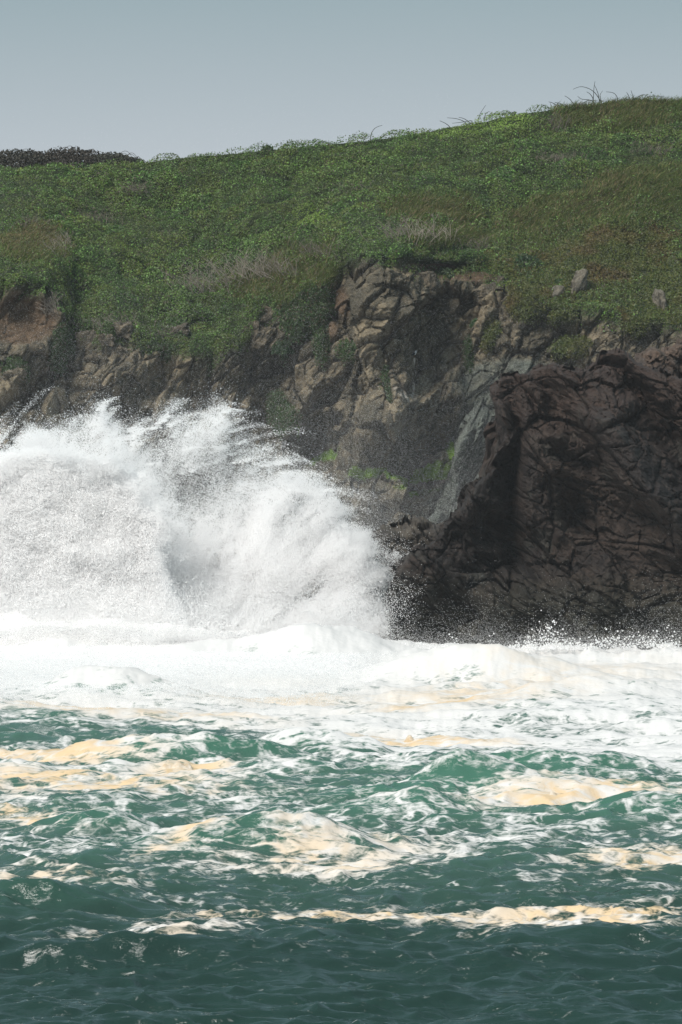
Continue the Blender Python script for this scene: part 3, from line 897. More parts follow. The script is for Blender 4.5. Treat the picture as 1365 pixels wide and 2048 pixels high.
n = 36000
a = g.uniform(770, 1540, n)
fm = P(a, 1000, 293.2 + g.normal(0, 0.7, n))
fm[:, 2] = 0.5 + g.exponential(0.55, n) * (0.6 + 1.6 * np.clip(fbm(np.stack([fm[:, 0] / 2.5, fm[:, 0] * 0, fm[:, 0] * 0], -1), 3, 650) + 0.3, 0, 1))
drops('foot_mist', fm, np.full(n, 0.008), M_DROP, 'low mist of spray along the foot of the dark rock')

# fine mist hanging between the sea rock and the cliff
n = 3600000
a = g.uniform(-330, 1700, n)
zz = g.exponential(4.6, n)
yy = g.uniform(314, 328, n)
mp = P(a, 1000, yy); mp[:, 2] = zz
veil = fbm(np.stack([mp[:, 0] / 7.0, yy / 9.0, zz / 6.0], -1), 3, 660)
keep = (zz < 30) & (g.random(n) < np.clip(0.62 + 1.5 * veil, 0.12, 1))
drops('sea_mist', mp[keep], np.full(keep.sum(), 0.0050), M_DROP, 'thin pale mist of sea spray hanging at the foot of the cliff')

# ------------------------------------------------------------------ yellowed foam rafts floating on the sea
RAFTS = [(1115, 1622, 205, 12, 'thick yellow foam raft lying along the green water at the right'),
         (815, 1474, 108, 11, 'lumpy yellow foam raft at the edge of the white surf, right of centre'),
         (992, 1481, 58, 6, 'short yellow foam strip just right of the lumpy surf-edge raft'),
         (640, 1846, 260, 16, 'long yellow foam raft in the darker water near the bottom centre'),
         (1150, 1850, 250, 20, 'broad yellow foam raft near the bottom right edge'),
         (1290, 1722, 110, 18, 'yellow foam raft at the right edge above the broad bottom raft'),
         (255, 1436, 180, 9, 'yellow foam line along the edge of the surf at the left'),
         (105, 1523, 150, 10, 'yellow foam raft nearest below the surf at the left edge'),
         (170, 1578, 240, 12, 'long yellow foam raft across the green water at the left'),
         (365, 1552, 95, 7, 'small yellow foam strip left of centre in green water'),
         (55, 1648, 95, 10, 'yellow foam raft at the left edge beside a small breaking crest'),
         (470, 1660, 42, 8, 'small yellow foam tuft above the lacy breaking wave'),
         (130, 1776, 125, 14, 'broken yellow foam raft in dark water at the lower left'),
         (885, 1415, 85, 7, 'faint yellow foam band lying inside the white surf'),
         (420, 1700, 140, 6, 'slanting yellow foam line along the crest of the lacy wave')]
for (cx, cy, hw, hh, lab) in RAFTS:
    Ya, Yb = sea_Y(cy + hh * 1.5), sea_Y(cy - hh * 1.5)
    c = P(cx, cy, sea_Y(cy))
    mpp = c[1] / F
    hx = hw * 1.25 * mpp
    nx, ny = int(np.clip(hx * 2 / 0.07, 60, 420)), int(np.clip((Yb - Ya) / 0.12, 30, 110))
    X, Y = np.meshgrid(np.linspace(c[0] - hx, c[0] + hx, nx), np.linspace(Ya, Yb, ny))
    px, py = proj(np.stack([X, Y, X * 0], -1))
    _, _, sh = foam_fields(px, py, X, Y)
    zs = sea_height(X, Y, sh)
    zz = X * 0
    e = -0.05 - np.sqrt(((px - cx) / hw) ** 2 + ((py - cy) / hh) ** 2) + 2.9 * fbm(np.stack([X / 1.7, Y / 1.0, zz], -1), 5, 601, 0.66) + 0.8 * lace(X, Y)
    F1, F2, hid, _ = worley(np.stack([X / 0.34, Y / 0.40, zz], -1), 603)
    lump = np.sqrt(np.clip(1 - F1 ** 2 * 1.2, 0, 1))
    F1b, _, _, _ = worley(np.stack([X / 0.85, Y / 0.9, zz], -1), 605)
    lump2 = np.sqrt(np.clip(1 - F1b ** 2 * 1.2, 0, 1))
    th = smooth(0.0, 0.5, e) * (0.04 + 0.10 * lump + 0.14 * lump2 * smooth(0.1, 0.7, e)) - 0.04
    pts = np.stack([X, Y, zs + th], -1)
    fc = grid_faces(ny, nx)
    use = (th.ravel()[fc] > -0.036).any(1)
    fc = fc[use]
    ids = np.unique(fc)
    remap = np.zeros(X.size, np.int32); remap[ids] = np.arange(len(ids))
    obj('foam_raft', mesh_from('foam_raft', pts.reshape(-1, 3)[ids], remap[fc], 4), M_YFOAM, label=lab, kind='stuff')

# ------------------------------------------------------------------ boulders and blocks set in the cliff (pieces of the cliff)
import bmesh
bm = bmesh.new()
bmesh.ops.create_icosphere(bm, subdivisions=4, radius=1.0)
ICO_V = np.array([v.co[:] for v in bm.verts], np.float32)
ICO_F = np.array([[v.index for v in f.verts] for f in bm.faces], np.int32)
bm.free()
BOULDERS = [(175, 690, 34, 44, 10), (240, 664, 26, 18, 0), (212, 680, 15, 14, 0), (238, 702, 18, 12, 10), (190, 714, 30, 14, -5),  (535, 630, 21, 20, 20), (566, 641, 14, 8, 0), (508, 652, 12, 13, 0), (512, 672, 26, 26, 0), (345, 668, 36, 15, -10), (385, 790, 18, 36, 15),
            (852, 575, 18, 26, 0), (905, 610, 22, 26, 0), (970, 590, 28, 22, -20), (1003, 562, 8, 9, 0), (1114, 590, 14, 22, 0),
            (1155, 580, 15, 46, 14), (1324, 620, 12, 42, -18), 
            (60, 705, 30, 9, -10), (30, 760, 26, 8, -10), ]
for i, (px, py, w, h, rot) in enumerate(BOULDERS):
    p0, nn = surf(px, py)
    mpp = p0.y / F
    sz = np.array([w * mpp, 0.75 * (w + h) / 2 * mpp, h * mpp])
    dirs = ICO_V / np.abs(ICO_V).max(1, keepdims=True) ** 0.6
    v = dirs * sz * 0.95
    v = v * (1 + 0.12 * fbm(ICO_V * 1.3 + i * 3.1, 3, 700))[:, None]
    R = max(sz)
    q = v + 0.25 * R * np.stack([fbm(v / R, 2, 711 + i), fbm(v / R, 2, 713 + i), fbm(v / R, 2, 715 + i)], -1)
    f1, tt = facets((q + i * 7.7).astype(np.float32), CAX, (R * 1.1, R * 0.7, R), 720, 0.20 * R, 0.34 * R, 0.10 * R, 0.07)
    f2, tt2 = facets((q + i * 5.1).astype(np.float32), CAX, (R * 0.45, R * 0.27, R * 0.4), 724, 0.09 * R, 0.16 * R, 0.05 * R, 0.09)
    f3 = fbm(v / 0.35 + i, 4, 730, 0.6)
    v = v + ICO_V * (0.4 * f1 + 0.4 * f2 + 0.05 * f3 + 0.45 * R * shards((v + i * 7.7).astype(np.float32), CAX, (R * 1.3, R * 0.9, R * 1.1), i % 7, 5, 0.5))[:, None]
    a = math.radians(rot)
    v = np.stack([v[:, 0] * math.cos(a) + v[:, 2] * math.sin(a), v[:, 1], -v[:, 0] * math.sin(a) + v[:, 2] * math.cos(a)], -1)
    tone = 0.4 * tt + 0.3 * tt2 + 0.8 * f3
    c = mixc(np.broadcast_to(np.array([0.060, 0.052, 0.039]), v.shape), [0.155, 0.127, 0.088], smooth(0.1, 0.75, tone))
    if px > 1100:
        c = c * 0.6 + np.array([0.20, 0.185, 0.15]) * 0.4
    if (px, py) == (826, 800):
        c = mixc(c, [0.60, 0.55, 0.49], 0.75 * smooth(0.05, 0.5, 1.2 * f3 + 0.6 * v[:, 2] / h / mpp - 0.15))
    loc = p0 + Vector((0, (0.15 if px > 1100 else 0.5) * sz[1], 0))
    o = obj('boulder', mesh_from('boulder', v, ICO_F, 3, c, False), M_ROCK, cliff if gpy is not None else None)
    o.location = loc

# ------------------------------------------------------------------ vegetation
def sample_hill(n, wfun, seed, lo=0, hi=None):
    """n random points of the headland, denser where wfun(px, py) is high, even across the view"""
    g = np.random.default_rng(seed)
    hi = hi or gP.shape[0] - 1
    out = []
    got = 0
    w = wfun[lo:hi, :-1].ravel()
    hpx = np.abs(np.diff(gpy, axis=0))[lo:hi, :-1].ravel()
    w = np.clip(w, 0, None) * hpx
    idx = g.choice(w.size, n, p=w / w.sum())
    i, j = lo + idx // (NC - 1), idx % (NC - 1)
    u, v = g.random(n)[:, None], g.random(n)[:, None]
    p = (gP[i, j] * (1 - u) + gP[i, j + 1] * u) * (1 - v) + (gP[i + 1, j] * (1 - u) + gP[i + 1, j + 1] * u) * v
    return p, gN[i, j], gpx[i, j], gpy[i, j], g

def leaves(p, nrm, size, col, g, up=0.6, spread=0.9, aspect=0.62):
    """folded leaf blades, 4 corners each"""
    n = len(p)
    nn = nrm * 0.35 + np.array([0, -0.25, up]) + g.normal(0, spread * 0.5, (n, 3))
    nn /= np.linalg.norm(nn, axis=1, keepdims=True)
    t = np.cross(nn, g.normal(0, 1, (n, 3)))
    t /= np.linalg.norm(t, axis=1, keepdims=True) + 1e-9
    b = np.cross(nn, t)
    s = size[:, None]
    v0 = p - t * s * 0.5
    v1 = p + b * s * aspect * 0.5 + nn * s * 0.10
    v2 = p + t * s * 0.5 - nn * s * 0.12
    v3 = p - b * s * aspect * 0.5 + nn * s * 0.10
    v = np.stack([v0, v1, v2, v3], 1).reshape(-1, 3)
    k = np.arange(n, dtype=np.int32) * 4
    f = np.stack([k, k + 1, k + 2, k, k + 2, k + 3], -1).reshape(-1, 3)
    return v, f, np.repeat(col, 4, axis=0)

def blades(p, length, width, lean, col, g):
    n = len(p)
    dr = np.array([0.25, 0.0, 1.0]) + g.normal(0, lean, (n, 3))
    dr /= np.linalg.norm(dr, axis=1, keepdims=True)
    sd = np.stack([np.cos(a_ := g.uniform(-0.8, 0.8, n)), np.sin(a_), 0 * a_], -1)
    bend = np.stack([g.normal(0.25, 0.25, n), g.normal(-0.1, 0.2, n), -np.abs(g.normal(0.15, 0.15, n))], -1) * length[:, None]
    m = p + dr * length[:, None] * 0.55
    t = p + dr * length[:, None] + bend
    w = width[:, None] * 0.5
    v = np.stack([p - sd * w, p + sd * w, m + sd * w * 0.7, m - sd * w * 0.7, t], 1).reshape(-1, 3)
    k = np.arange(n, dtype=np.int32) * 5
    f = np.stack([k, k + 1, k + 2, k, k + 2, k + 3, k + 3, k + 2, k + 4], -1).reshape(-1, 3)
    return v, f, np.repeat(col, 5, axis=0)

Zb = lambda *bl: zone(*bl)
z_grass = Zb((1250, 225, 170, 40, 1.0), (1270, 400, 150, 70, 1.0, -15), (1120, 430, 160, 50, 0.95, -20), (870, 420, 130, 45, 0.75), (560, 560, 150, 70, 0.75, -20), (60, 495, 75, 45, 1.0), (900, 480, 130, 30, 0.7),
             (1060, 520, 60, 40, 0.6, -40), (650, 560, 60, 50, 0.8, -30))
z_light = Zb((960, 262, 120, 20, 1.0, -6), (620, 440, 45, 25, 0.9), (820, 300, 60, 14, 0.6), (1090, 280, 60, 14, 0.5))
z_tan = Zb((50, 480, 90, 40, 1.0), (1180, 400, 110, 40, 0.55, -25), (880, 430, 120, 30, 0.5), (1230, 225, 90, 25, 0.45), (520, 550, 110, 50, 0.6), (1000, 440, 80, 40, 0.5))
z_brown = Zb((270, 380, 40, 14, 0.9), (190, 432, 55, 12, 0.9), (1110, 318, 70, 12, 0.9), (1290, 300, 45, 10, 0.8), (1115, 245, 40, 14, 0.8), (1290, 268, 60, 8, 0.6), (60, 410, 80, 14, 0.5), (430, 545, 60, 24, 0.6),
             (850, 455, 60, 20, 0.5), (620, 500, 60, 14, 0.5), (960, 480, 40, 20, 0.4), (230, 640, 80, 14, 0.6, -20))
hill_or_lip = np.clip(np.maximum(hillw, turf), 0, 1)
n1 = fbm(gP / 3.5, 3, 801)
n2 = fbm(gP / 1.1, 3, 803)
w_ice = np.clip(iceplant * 1.4 + 0.5 * n1 - 0.15, 0, 1) * np.where(gpx > 950, 1, 0)
w_grass = smooth(0.35, 0.75, z_grass + 0.7 * n1) * hill_or_lip * (1 - w_ice)
w_leaf = hill_or_lip * (1 - 0.85 * w_grass) * (1 - 0.8 * smooth(0.4, 0.8, z_brown + 0.5 * n2)) * (1 - w_ice)
def at_grid(field, p_px, p_py):
    j = np.clip(np.searchsorted(cpx, p_px), 0, NC - 1)
    return j

def field_sample(n, wfun, seed, fields):
    g = np.random.default_rng(seed)
    w = (np.clip(wfun[:-1, :-1], 0, None) * np.abs(np.diff(gpy, axis=0))[:, :-1]).ravel()
    idx = g.choice(w.size, n, p=w / w.sum())
    i, j = idx // (NC - 1), idx % (NC - 1)
    u, v = g.random(n)[:, None], g.random(n)[:, None]
    p = (gP[i, j] * (1 - u) + gP[i, j + 1] * u) * (1 - v) + (gP[i + 1, j] * (1 - u) + gP[i + 1, j + 1] * u) * v
    return p, gN[i, j], [f[i, j] for f in fields], g

# broad-leaved ground cover
n = 290000
p, nr, (fl, fn1, fn2, fb_), g = field_sample(n, w_leaf, 21, [z_light, n1, n2, z_brown])
F1c, _, hc, vcell = worley(p / np.array([1.5, 1.7, 1.7]), 31)
dome = np.sqrt(np.clip(1 - (F1c / 0.72) ** 2, 0, 1)) * (0.35 + 0.9 * _rv[hc, 4])
kindc = _rv[hc, 5][:, None]
p = p + np.array([0, -0.12, 1.0]) * ((0.05 + 0.62 * dome) * g.random(n) ** 0.4)[:, None]
nr = nr * 0.5 + vcell * 1.2
rv = g.random((n, 1))
c = (np.array([0.040, 0.085, 0.018]) * (1 - kindc) + np.array([0.082, 0.112, 0.022]) * kindc) * (0.45 + 1.1 * rv)
c = np.where(g.random((n, 1)) < 0.14, np.array([0.125, 0.235, 0.055]) * (0.7 + 0.6 * rv), c)
lt = (smooth(0.3, 0.7, fl + 0.5 * fn2) * (g.random(n) < 0.8))[:, None]
c = c * (1 - lt) + lt * np.array([0.15, 0.23, 0.042]) * (0.7 + 0.6 * rv)
c = c * (1.15 + 0.9 * fn1[:, None]) + np.array([0.025, 0.012, 0.0]) * smooth(0.0, 0.4, fn2)[:, None]
c = np.where(g.random((n, 1)) < 0.05 + 0.25 * np.clip(fb_, 0, 1)[:, None], np.array([0.10, 0.08, 0.055]), c)
v, f, cc = leaves(p, nr, g.uniform(0.06, 0.135, n) * (1.0 + 0.9 * np.clip(fn1 + 0.2, -0.4, 0.6)), c, g)
obj('ground_cover', mesh_from('ground_cover', v, f, 3, cc, False), M_LEAF, label='dense low green leafy plants covering the hillside', kind='stuff')

# grass
n = 80000
p, nr, (ft, fn1), g = field_sample(n, w_grass, 22, [z_tan, n1])
rv = g.random((n, 1))
c = np.array([0.092, 0.125, 0.034]) * (0.5 + 1.0 * rv)
tn = (g.random(n) < np.clip(0.12 + 0.5 * ft, 0, 0.8))[:, None]
c = np.where(tn, np.array([0.20, 0.16, 0.085]) * (0.6 + 0.8 * rv), c)
v, f, cc = blades(p, g.uniform(0.3, 0.8, n), g.uniform(0.03, 0.06, n), 0.28, c, g)
obj('hill_grass', mesh_from('hill_grass', v, f, 3, cc, False), M_GRASS, label='long olive and straw coloured grass on the hill', kind='stuff')

# mat of fleshy ground cover, green to red, trailing over the cliff at the right
n = 90000
p, nr, (fi, fn1, fn2, fy), g = field_sample(n, w_ice * np.where(hillw > 0, 1, cliff_veg) * (0.4 + 0.6 * smooth(-0.2, 0.2, n2)), 23, [iceplant, n1, n2, gpy])
rv = g.random((n, 1))
red = smooth(-0.05, 0.25, fn1 + 0.4 * fn2)[:, None]
c = (np.array([0.085, 0.110, 0.024]) * (1 - 0.5 * red) + np.array([0.135, 0.052, 0.030]) * 0.5 * red) * (0.6 + 0.8 * rv)
c = np.where(g.random((n, 1)) < 0.15, np.array([0.13, 0.13, 0.03]) * (0.7 + 0.5 * rv), c)
p = p + nr * (g.random(n) * 0.25)[:, None]
v, f, cc = leaves(p, nr, g.uniform(0.08, 0.18, n), c, g, 0.4, 1.1, 0.5)
obj('trailing_mat', mesh_from('trailing_mat', v, f, 3, cc, False), M_LEAF, label='olive and red fleshy mat plants trailing over the cliff at the right', kind='stuff')

# creepers hanging on the cliff face
n = 42000
p, nr, (fn1,), g = field_sample(n, np.where(hillw > 0, 0, 1) * np.clip(cliff_veg * vine * 1.4, 0, 1) + 0.0, 24, [n1])
rv = g.random((n, 1))
c = np.array([0.045, 0.085, 0.024]) * (0.5 + 0.9 * rv)
c = np.where(g.random((n, 1)) < 0.2, np.array([0.085, 0.07, 0.04]), c)
p = p + nr * (g.random(n) * 0.3)[:, None] - np.array([0, 0, 1]) * (g.random(n) ** 2 * 0.7)[:, None]
v, f, cc = leaves(p, nr, g.uniform(0.10, 0.22, n), c, g, 0.2, 1.0, 0.5)
obj('hanging_creeper', mesh_from('hanging_creeper', v, f, 3, cc, False), M_LEAF, label='dark green creepers hanging down the left and middle of the cliff', kind='stuff')

# ------------------------------------------------------------------ tubes for stems and twigs
def tubes(curves, sides=3):
    V, Fc = [], []
    base = 0
    for pts, r0, r1 in curves:
        pts = np.asarray(pts, float)
        m = len(pts)
        tg = np.gradient(pts, axis=0)
        tg /= np.linalg.norm(tg, axis=1, keepdims=True) + 1e-9
        ref = np.array([0.31, 0.85, 0.42])
        a = np.cross(tg, ref); a /= np.linalg.norm(a, axis=1, keepdims=True) + 1e-9
        b = np.cross(tg, a)
        r = np.linspace(r0, r1, m)[:, None]
        for k in range(sides):
            th = 2 * math.pi * k / sides
            V.append(pts + (a * math.cos(th) + b * math.sin(th)) * r)
        idx = base + np.arange(m)[:, None] + m * np.arange(sides)[None]
        for k in range(sides):
            k2 = (k + 1) % sides
            Fc.append(np.stack([idx[:-1, k], idx[:-1, k2], idx[1:, k2], idx[1:, k]], -1))
        base += m * sides
    return np.concatenate(V), np.concatenate(Fc)

def bez(p0, p1, p2, m=7):
    t = np.linspace(0, 1, m)[:, None]
    return (1 - t) ** 2 * np.asarray(p0) + 2 * t * (1 - t) * np.asarray(p1) + t * t * np.asarray(p2)

def stem_mesh(name, curves, col, g):
    v, f = tubes(curves)
    c = np.asarray(col) * (0.75 + 0.5 * g.random((len(v), 1)))
    return mesh_from(name, v, f, 4, c)

# leafless grey shrubs: px, py, half-width, height (px), how pale, label
SHRUBS = [(272, 388, 42, 26, 0.9, 'grey leafless shrub patch high on the left green slope'),
          (190, 440, 55, 20, 0.8, 'wide low grey shrub patch on the upper left slope'),
          (135, 515, 26, 46, 1.3, 'pale bare shrub leaning beside the tan grass at the left'),
          (60, 455, 45, 24, 0.7, 'dull brown dry shrub above the tan grass at the left edge'),
          (335, 470, 22, 12, 0.7, 'small dry shrub in the middle of the green slope'),
          (420, 590, 55, 60, 1.1, 'grey leafless shrub left in the bare thicket above the cliff'),
          (500, 565, 55, 55, 1.4, 'pale leafless shrub at the centre of the bare thicket above the cliff'),
          (565, 560, 40, 50, 1.1, 'leafless shrub at the right end of the bare thicket above the cliff'),
          (640, 515, 36, 34, 0.8, 'dry grey shrub on the slope left above the rocky buttress'),
          (700, 376, 34, 14, 0.9, 'low grey shrub in the middle of the upper slope'),
          (800, 480, 40, 40, 1.0, 'dry shrub above and left of the turf overhang'),
          (860, 490, 50, 52, 1.4, 'large pale leafless shrub above the buttress and turf overhang'),
          (1085, 326, 48, 16, 0.9, 'wide grey-brown shrub on the upper right slope'),
          (1130, 322, 40, 14, 0.8, 'grey-brown shrub touching the wide one on the upper right slope'),
          (1290, 306, 45, 20, 0.7, 'brown dry shrub near the right edge of the upper slope'),
          (1112, 252, 36, 24, 0.6, 'dark brown shrub just below the skyline at the right'),
          (225, 655, 55, 26, 1.0, 'dry grey twigs on the lip above the left boulders'),
          (330, 668, 40, 18, 0.9, 'dry twigs on the cliff lip above the dark left face'),
          (960, 500, 30, 26, 0.7, 'small dry shrub right of the turf overhang'),
          (105, 625, 16, 34, 1.2, 'bare branch sticking out beside the left soil bank')]
for i, (px, py, hw, hh, pale, lab) in enumerate(SHRUBS):
    g = np.random.default_rng(900 + i)
    stems, twigs = [], []
    base0 = surf(px, py)[0]
    for s_ in range(int(14 + hw * 0.5)):
        a = px + g.normal(0, hw * 0.5)
        b = py + abs(g.normal(0, 5))
        p0 = np.array(surf(a, b)[0]) - np.array(base0)
        mpp = base0.y / F
        L = hh * mpp * g.uniform(0.6, 1.25)
        ang = g.normal(-0.45 if px < 1000 else 0.2, 0.45)
        tip = p0 + np.array([math.sin(ang) * L, g.normal(-0.1, 0.25), math.cos(ang) * L])
        mid = (p0 + tip) / 2 + np.array([g.normal(0, 0.12) * L, -0.05, 0.12 * L])
        cv = bez(p0, mid, tip)
        (stems if s_ % 4 == 0 else twigs).append((cv, 0.017 + 0.008 * g.random(), 0.008))
        for t_ in range(4):
            q = cv[g.integers(2, 6)]
            d = np.array([math.sin(ang + g.normal(0, 0.8)), g.normal(0, 0.3), abs(math.cos(ang)) * 0.8]) * L * g.uniform(0.25, 0.5)
            twigs.append((bez(q, q + d * 0.5 + np.array([0, 0, 0.04]), q + d, 4), 0.010, 0.006))
    col = np.array([0.20, 0.175, 0.145]) * pale
    e = obj('dry_shrub', None, label=lab, cat='shrub', group='leafless shrubs on the hillside')
    e.location = base0
    obj('stem', stem_mesh('stem', stems, np.clip(col * 1.35, 0, 0.6), g), M_TWIG, e, kind='stuff')
    obj('twig', stem_mesh('twig', twigs, col, g), M_TWIG, e, kind='stuff')

# brambles arching over the skyline
def px_curve(pts, Y, base):
    c = np.array([P(a, b, Y) for a, b in pts])
    t = np.linspace(0, 1, len(pts))
    tt = np.linspace(0, 1, 14)
    # smooth the traced line
    k = np.stack([np.interp(tt, t, c[:, i]) for i in range(3)], -1)
    for _ in range(2):
        k[1:-1] = (k[:-2] + 2 * k[1:-1] + k[2:]) / 4
    return k - np.array(base)

BRAMBLES = [('tall bramble with long arching stems on the skyline at the right', [
                [(1206, 208), (1198, 195), (1190, 182), (1175, 174), (1160, 171), (1147, 178)], [(1187, 210), (1188, 190), (1189, 172), (1191, 162)], [(1200, 205), (1198, 188), (1193, 176), (1190, 170)],
                [(1192, 207), (1180, 198), (1165, 199), (1156, 192)], [(1165, 207), (1178, 199), (1195, 201)], [(1204, 204), (1200, 190), (1206, 181)], [(1187, 195), (1180, 186), (1174, 183)]]),
            ('single bowed bramble stem right of the tall skyline bramble', [[(1238, 202), (1234, 190), (1227, 184), (1213, 183)]]),
            ('low bowed stems on the skyline left of the tall bramble', [[(1150, 210), (1143, 200), (1136, 194), (1130, 191)], [(1118, 214), (1110, 207), (1103, 204), (1098, 203)], [(1128, 210), (1122, 206), (1110, 204)]]),
            ('low arching brambles on the skyline near the right edge', [[(1270, 200), (1266, 190), (1263, 180)], [(1275, 195), (1285, 188), (1295, 190), (1298, 195)], [(1295, 195), (1302, 191), (1330, 193)], [(1260, 195), (1257, 188), (1254, 184)]]),
            ('dark arching bramble on the skyline right of the centre', [[(935, 247), (925, 240), (912, 236), (895, 235)], [(940, 244), (928, 236), (918, 234)], [(900, 252), (890, 245), (880, 241)], [(945, 240), (930, 243), (905, 246)]]),
            ('two thin upright sticks on the skyline right of the centre', [[(957, 238), (962, 225), (972, 210)], [(970, 234), (972, 226), (980, 222)], [(985, 232), (983, 224)]]),
            ('thin curved stem on the skyline above the centre', [[(742, 272), (745, 262), (752, 254), (765, 250)]])]
for lab, curves in BRAMBLES:
    x0, y0 = curves[0][0]
    base = surf(x0, y0 + 6)[0]
    g = np.random.default_rng(int(x0))
    e = obj('bramble', None, label=lab, cat='bramble', group='brambles on the skyline')
    e.location = base
    for cv in curves:
        obj('stem', stem_mesh('stem', [(px_curve([(cv[0][0], cv[0][1] + 8)] + cv, base.y + 0.2, base), 0.035, 0.014)], (0.035, 0.042, 0.03), g), M_TWIG, e)

# leafy bushes: px, py (centre), half-width, half-height, leaf colour, number, label
def leaf_bush(name, px, py, rx_, rz_, ry_m, col, n, size, lab, cat, seed, dY=0.0, arch=0):
    g = np.random.default_rng(seed)
    s0 = surf(px, py)[0]
    base = Vector(P(px, py + rz_ * 0.9, s0.y + dY))
    mpp = base.y / F
    u = g.normal(0, 1, (n, 3)); u /= np.linalg.norm(u, axis=1, keepdims=True)
    u[:, 2] = np.abs(u[:, 2]) * 1.1 - 0.1
    rr = 0.55 + 0.5 * g.random(n) ** 0.6
    rr = rr * (1 + 0.55 * fbm(u * 2.2 + seed, 3, 951))
    q = u * rr[:, None] * np.array([rx_ * mpp, ry_m, 1.7 * rz_ * mpp])
    c = np.asarray(col) * (0.5 + 1.0 * g.random((n, 1)))
    v, f, cc = leaves(q, u, g.uniform(size * 0.7, size * 1.3, n), c, g, 0.3, 1.0)
    e = obj(name, None, label=lab, cat=cat)
    e.location = base
    obj('leaves', mesh_from('leaves', v, f, 3, cc, False), M_LEAF, e, kind='stuff')
    st = []
    for k in range(24):
        d = u[k] * np.array([rx_ * mpp, ry_m, 1.5 * rz_ * mpp])
        st.append((bez((d[0] * 0.5, 0, -0.15), d * 0.6, d * 0.97), 0.02, 0.01))
    for k in range(arch):
        x = g.uniform(-0.9, 0.9) * rx_ * mpp
        zt = 1.7 * rz_ * mpp * math.sqrt(max(0.05, 1 - (x / (rx_ * mpp)) ** 2)) 
        w = g.uniform(0.3, 0.9)
        st.append((bez((x - w, 0, zt * 0.55), (x, -0.1, zt + g.uniform(0.4, 0.9)), (x + w * g.uniform(0.3, 1), 0, zt * 0.8), 9), 0.022, 0.012))
    obj('stem', stem_mesh('stem', st, (0.05, 0.045, 0.035), g), M_TWIG, e, kind='stuff')
    return e

leaf_bush('bush', 890, 550, 24, 17, 0.7, (0.040, 0.072, 0.028), 1800, 0.16, 'small round dark green bush at the top of the bare cliff', 'bush', 1)
leaf_bush('bush', 1052, 533, 46, 26, 1.0, (0.034, 0.068, 0.026), 4200, 0.17, 'larger rounded green bush in the gully right of the turf overhang', 'bush', 2)
leaf_bush('bush', 566, 690, 20, 16, 0.6, (0.036, 0.075, 0.028), 1300, 0.15, 'small green bush on the dark cliff left of centre', 'bush', 3)
leaf_bush('bush', 953, 645, 13, 9, 0.4, (0.045, 0.10, 0.03), 700, 0.12, 'tiny bright green tuft on the cliff right of centre', 'bush', 4)
leaf_bush('bush', 1120, 565, 14, 8, 0.4, (0.050, 0.11, 0.03), 700, 0.12, 'tiny bright green tuft beside the pale rock knob', 'bush', 5)
leaf_bush('bush', 535, 296, 12, 8, 0.4, (0.045, 0.085, 0.025), 260, 0.15, 'small leafy tuft standing on the skyline left of centre', 'bush', 6)
leaf_bush('bramble_thicket', 40, 322, 100, 24, 2.2, (0.038, 0.036, 0.026), 7000, 0.17, 'dark bramble thicket on the skyline at the left edge', 'thicket', 7, 3.0, 6)
leaf_bush('bramble_thicket', 135, 318, 95, 26, 2.2, (0.042, 0.036, 0.027), 7000, 0.17, 'dark bramble thicket on the skyline, second from the left edge', 'thicket', 8, 3.5, 8)
leaf_bush('bramble_thicket', 225, 320, 62, 16, 1.8, (0.038, 0.040, 0.027), 4500, 0.16, 'lower right end of the dark bramble thicket on the skyline', 'thicket', 9, 3.0, 5)

# ------------------------------------------------------------------ the bird on the cliff
def ellip(c, r, nu=14, nv=9):
    u = np.linspace(0, 2 * math.pi, nu, endpoint=False); w = np.linspace(0, math.pi, nv)
    U, W = np.meshgrid(u, w)
    return np.stack([c[0] + r[0] * np.sin(W) * np.cos(U), c[1] + r[1] * np.sin(W) * np.sin(U), c[2] + r[2] * np.cos(W)], -1)

def ring_faces(nr, nc):
    i = np.arange(nr * nc, dtype=np.int32).reshape(nr, nc)
    j = np.roll(i, -1, axis=1)
    return np.stack([i[:-1], i[1:], j[1:], j[:-1]], -1).reshape(-1, 4)

def lathe_path(path, radii, nu=12, squash=0.85):
    """a body swept along a path in the bird's x-z plane"""
    path = np.asarray(path, float)
    t = np.gradient(path, axis=0); t /= np.linalg.norm(t, axis=1, keepdims=True)
    nrm = np.stack([-t[:, 1], t[:, 0]], -1)
    u = np.linspace(0, 2 * math.pi, nu, endpoint=False)
    out = []
    for k in range(len(path)):
        r = radii[k]
        out.append(np.stack([path[k, 0] + nrm[k, 0] * r * np.cos(u), r * squash * np.sin(u), path[k, 1] + nrm[k, 1] * r * np.cos(u)], -1))
    return np.stack(out)

bp_, bn_ = surf(833, 708)
bird = obj('bird', None, label='small dark seabird with a white breast perched on the cliff face', cat='bird')
bird.location = bp_ + Vector((0, -0.12, 0.0))
bird.rotation_euler = (0, 0, math.radians(25))
body = lathe_path([(-0.22, 0.12), (-0.15, 0.15), (-0.06, 0.19), (0.04, 0.24), (0.10, 0.31), (0.12, 0.37), (0.13, 0.41), (0.16, 0.435), (0.19, 0.43)], [0.012, 0.05, 0.085, 0.092, 0.065, 0.04, 0.045, 0.042, 0.008])
bx = body.reshape(-1, 3)
wh = smooth(0.02, 0.07, bx[:, 0]) * smooth(0.43, 0.39, bx[:, 2])
bc = np.array([0.03, 0.032, 0.04]) * (1 - wh[:, None]) + np.array([0.8, 0.8, 0.8]) * wh[:, None]
obj('body', mesh_from('body', body, ring_faces(*body.shape[:2]), 4, bc), M_BIRD, bird)
bill = lathe_path([(0.185, 0.43), (0.22, 0.427), (0.25, 0.418)], [0.014, 0.009, 0.002], 8)
obj('bill', mesh_from('bill', bill, ring_faces(*bill.shape[:2]), 4, np.full((bill.size // 3, 3), [0.25, 0.16, 0.04])), M_BIRD, bird)
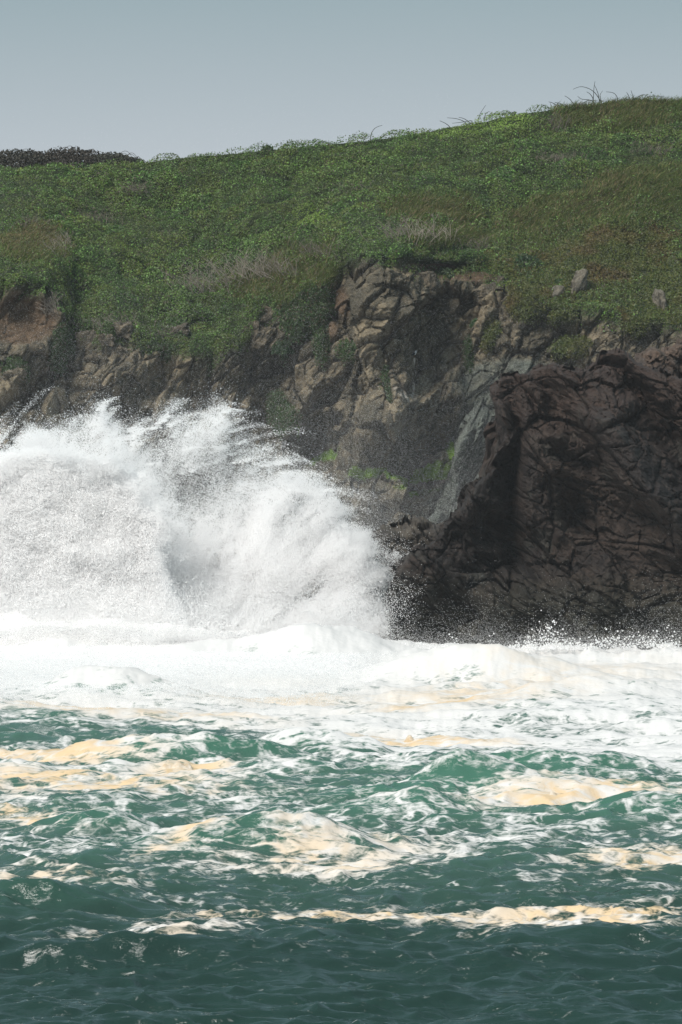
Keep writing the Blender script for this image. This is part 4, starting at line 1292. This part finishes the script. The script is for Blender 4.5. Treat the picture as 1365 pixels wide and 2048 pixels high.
for sgn in (-1, 1):
    wg = lathe_path([(-0.27, 0.10), (-0.16, 0.15), (-0.05, 0.20), (0.05, 0.25)], [0.006, 0.04, 0.06, 0.02], 10, 0.25)
    wg[..., 1] += sgn * 0.07
    obj('wing', mesh_from('wing', wg, ring_faces(*wg.shape[:2]), 4, np.full((wg.size // 3, 3), [0.022, 0.024, 0.03])), M_BIRD, bird)
    lv, lf = tubes([(np.array([[0.0, sgn * 0.04, 0.16], [0.005, sgn * 0.04, 0.07], [0.0, sgn * 0.04, -0.02]]), 0.012, 0.009), (np.array([[0.0, sgn * 0.04, 0.0], [0.03, sgn * 0.045, -0.005], [0.06, sgn * 0.05, -0.012]]), 0.009, 0.006)], 6)
    obj('leg', mesh_from('leg', lv, lf, 4, np.full((len(lv), 3), [0.18, 0.12, 0.06])), M_BIRD, bird)
tl = lathe_path([(-0.20, 0.125), (-0.27, 0.09), (-0.34, 0.06)], [0.03, 0.035, 0.025], 8, 0.9)
tl[..., 2] = tl[..., 2] * 0.4 + 0.6 * np.linspace(0.125, 0.06, 3)[:, None]
obj('tail', mesh_from('tail', tl, ring_faces(*tl.shape[:2]), 4, np.full((tl.size // 3, 3), [0.02, 0.02, 0.025])), M_BIRD, bird)

# ------------------------------------------------------------------ sea haze
HV = [(-400, -60, -4), (400, -60, -4), (400, 560, -4), (-400, 560, -4), (-400, -60, 36), (400, -60, 36), (400, 560, 36), (-400, 560, 36)]
HF = [(0, 3, 2, 1), (4, 5, 6, 7), (0, 1, 5, 4), (1, 2, 6, 5), (2, 3, 7, 6), (3, 0, 4, 7)]
M_HAZE = bpy.data.materials.new('haze')
M_HAZE.use_nodes = True
hn, hl = M_HAZE.node_tree.nodes, M_HAZE.node_tree.links
hn.remove(hn['Principled BSDF'])
pv = hn.new('ShaderNodeVolumePrincipled')
pv.inputs['Color'].default_value = (0.93, 0.96, 1.0, 1)
pv.inputs['Density'].default_value = 0.00010
hl.new(pv.outputs[0], hn['Material Output'].inputs['Volume'])
obj('haze', mesh_from('haze', HV, HF, 4, None, False), M_HAZE, label='thin pale sea haze in the air', kind='stuff')
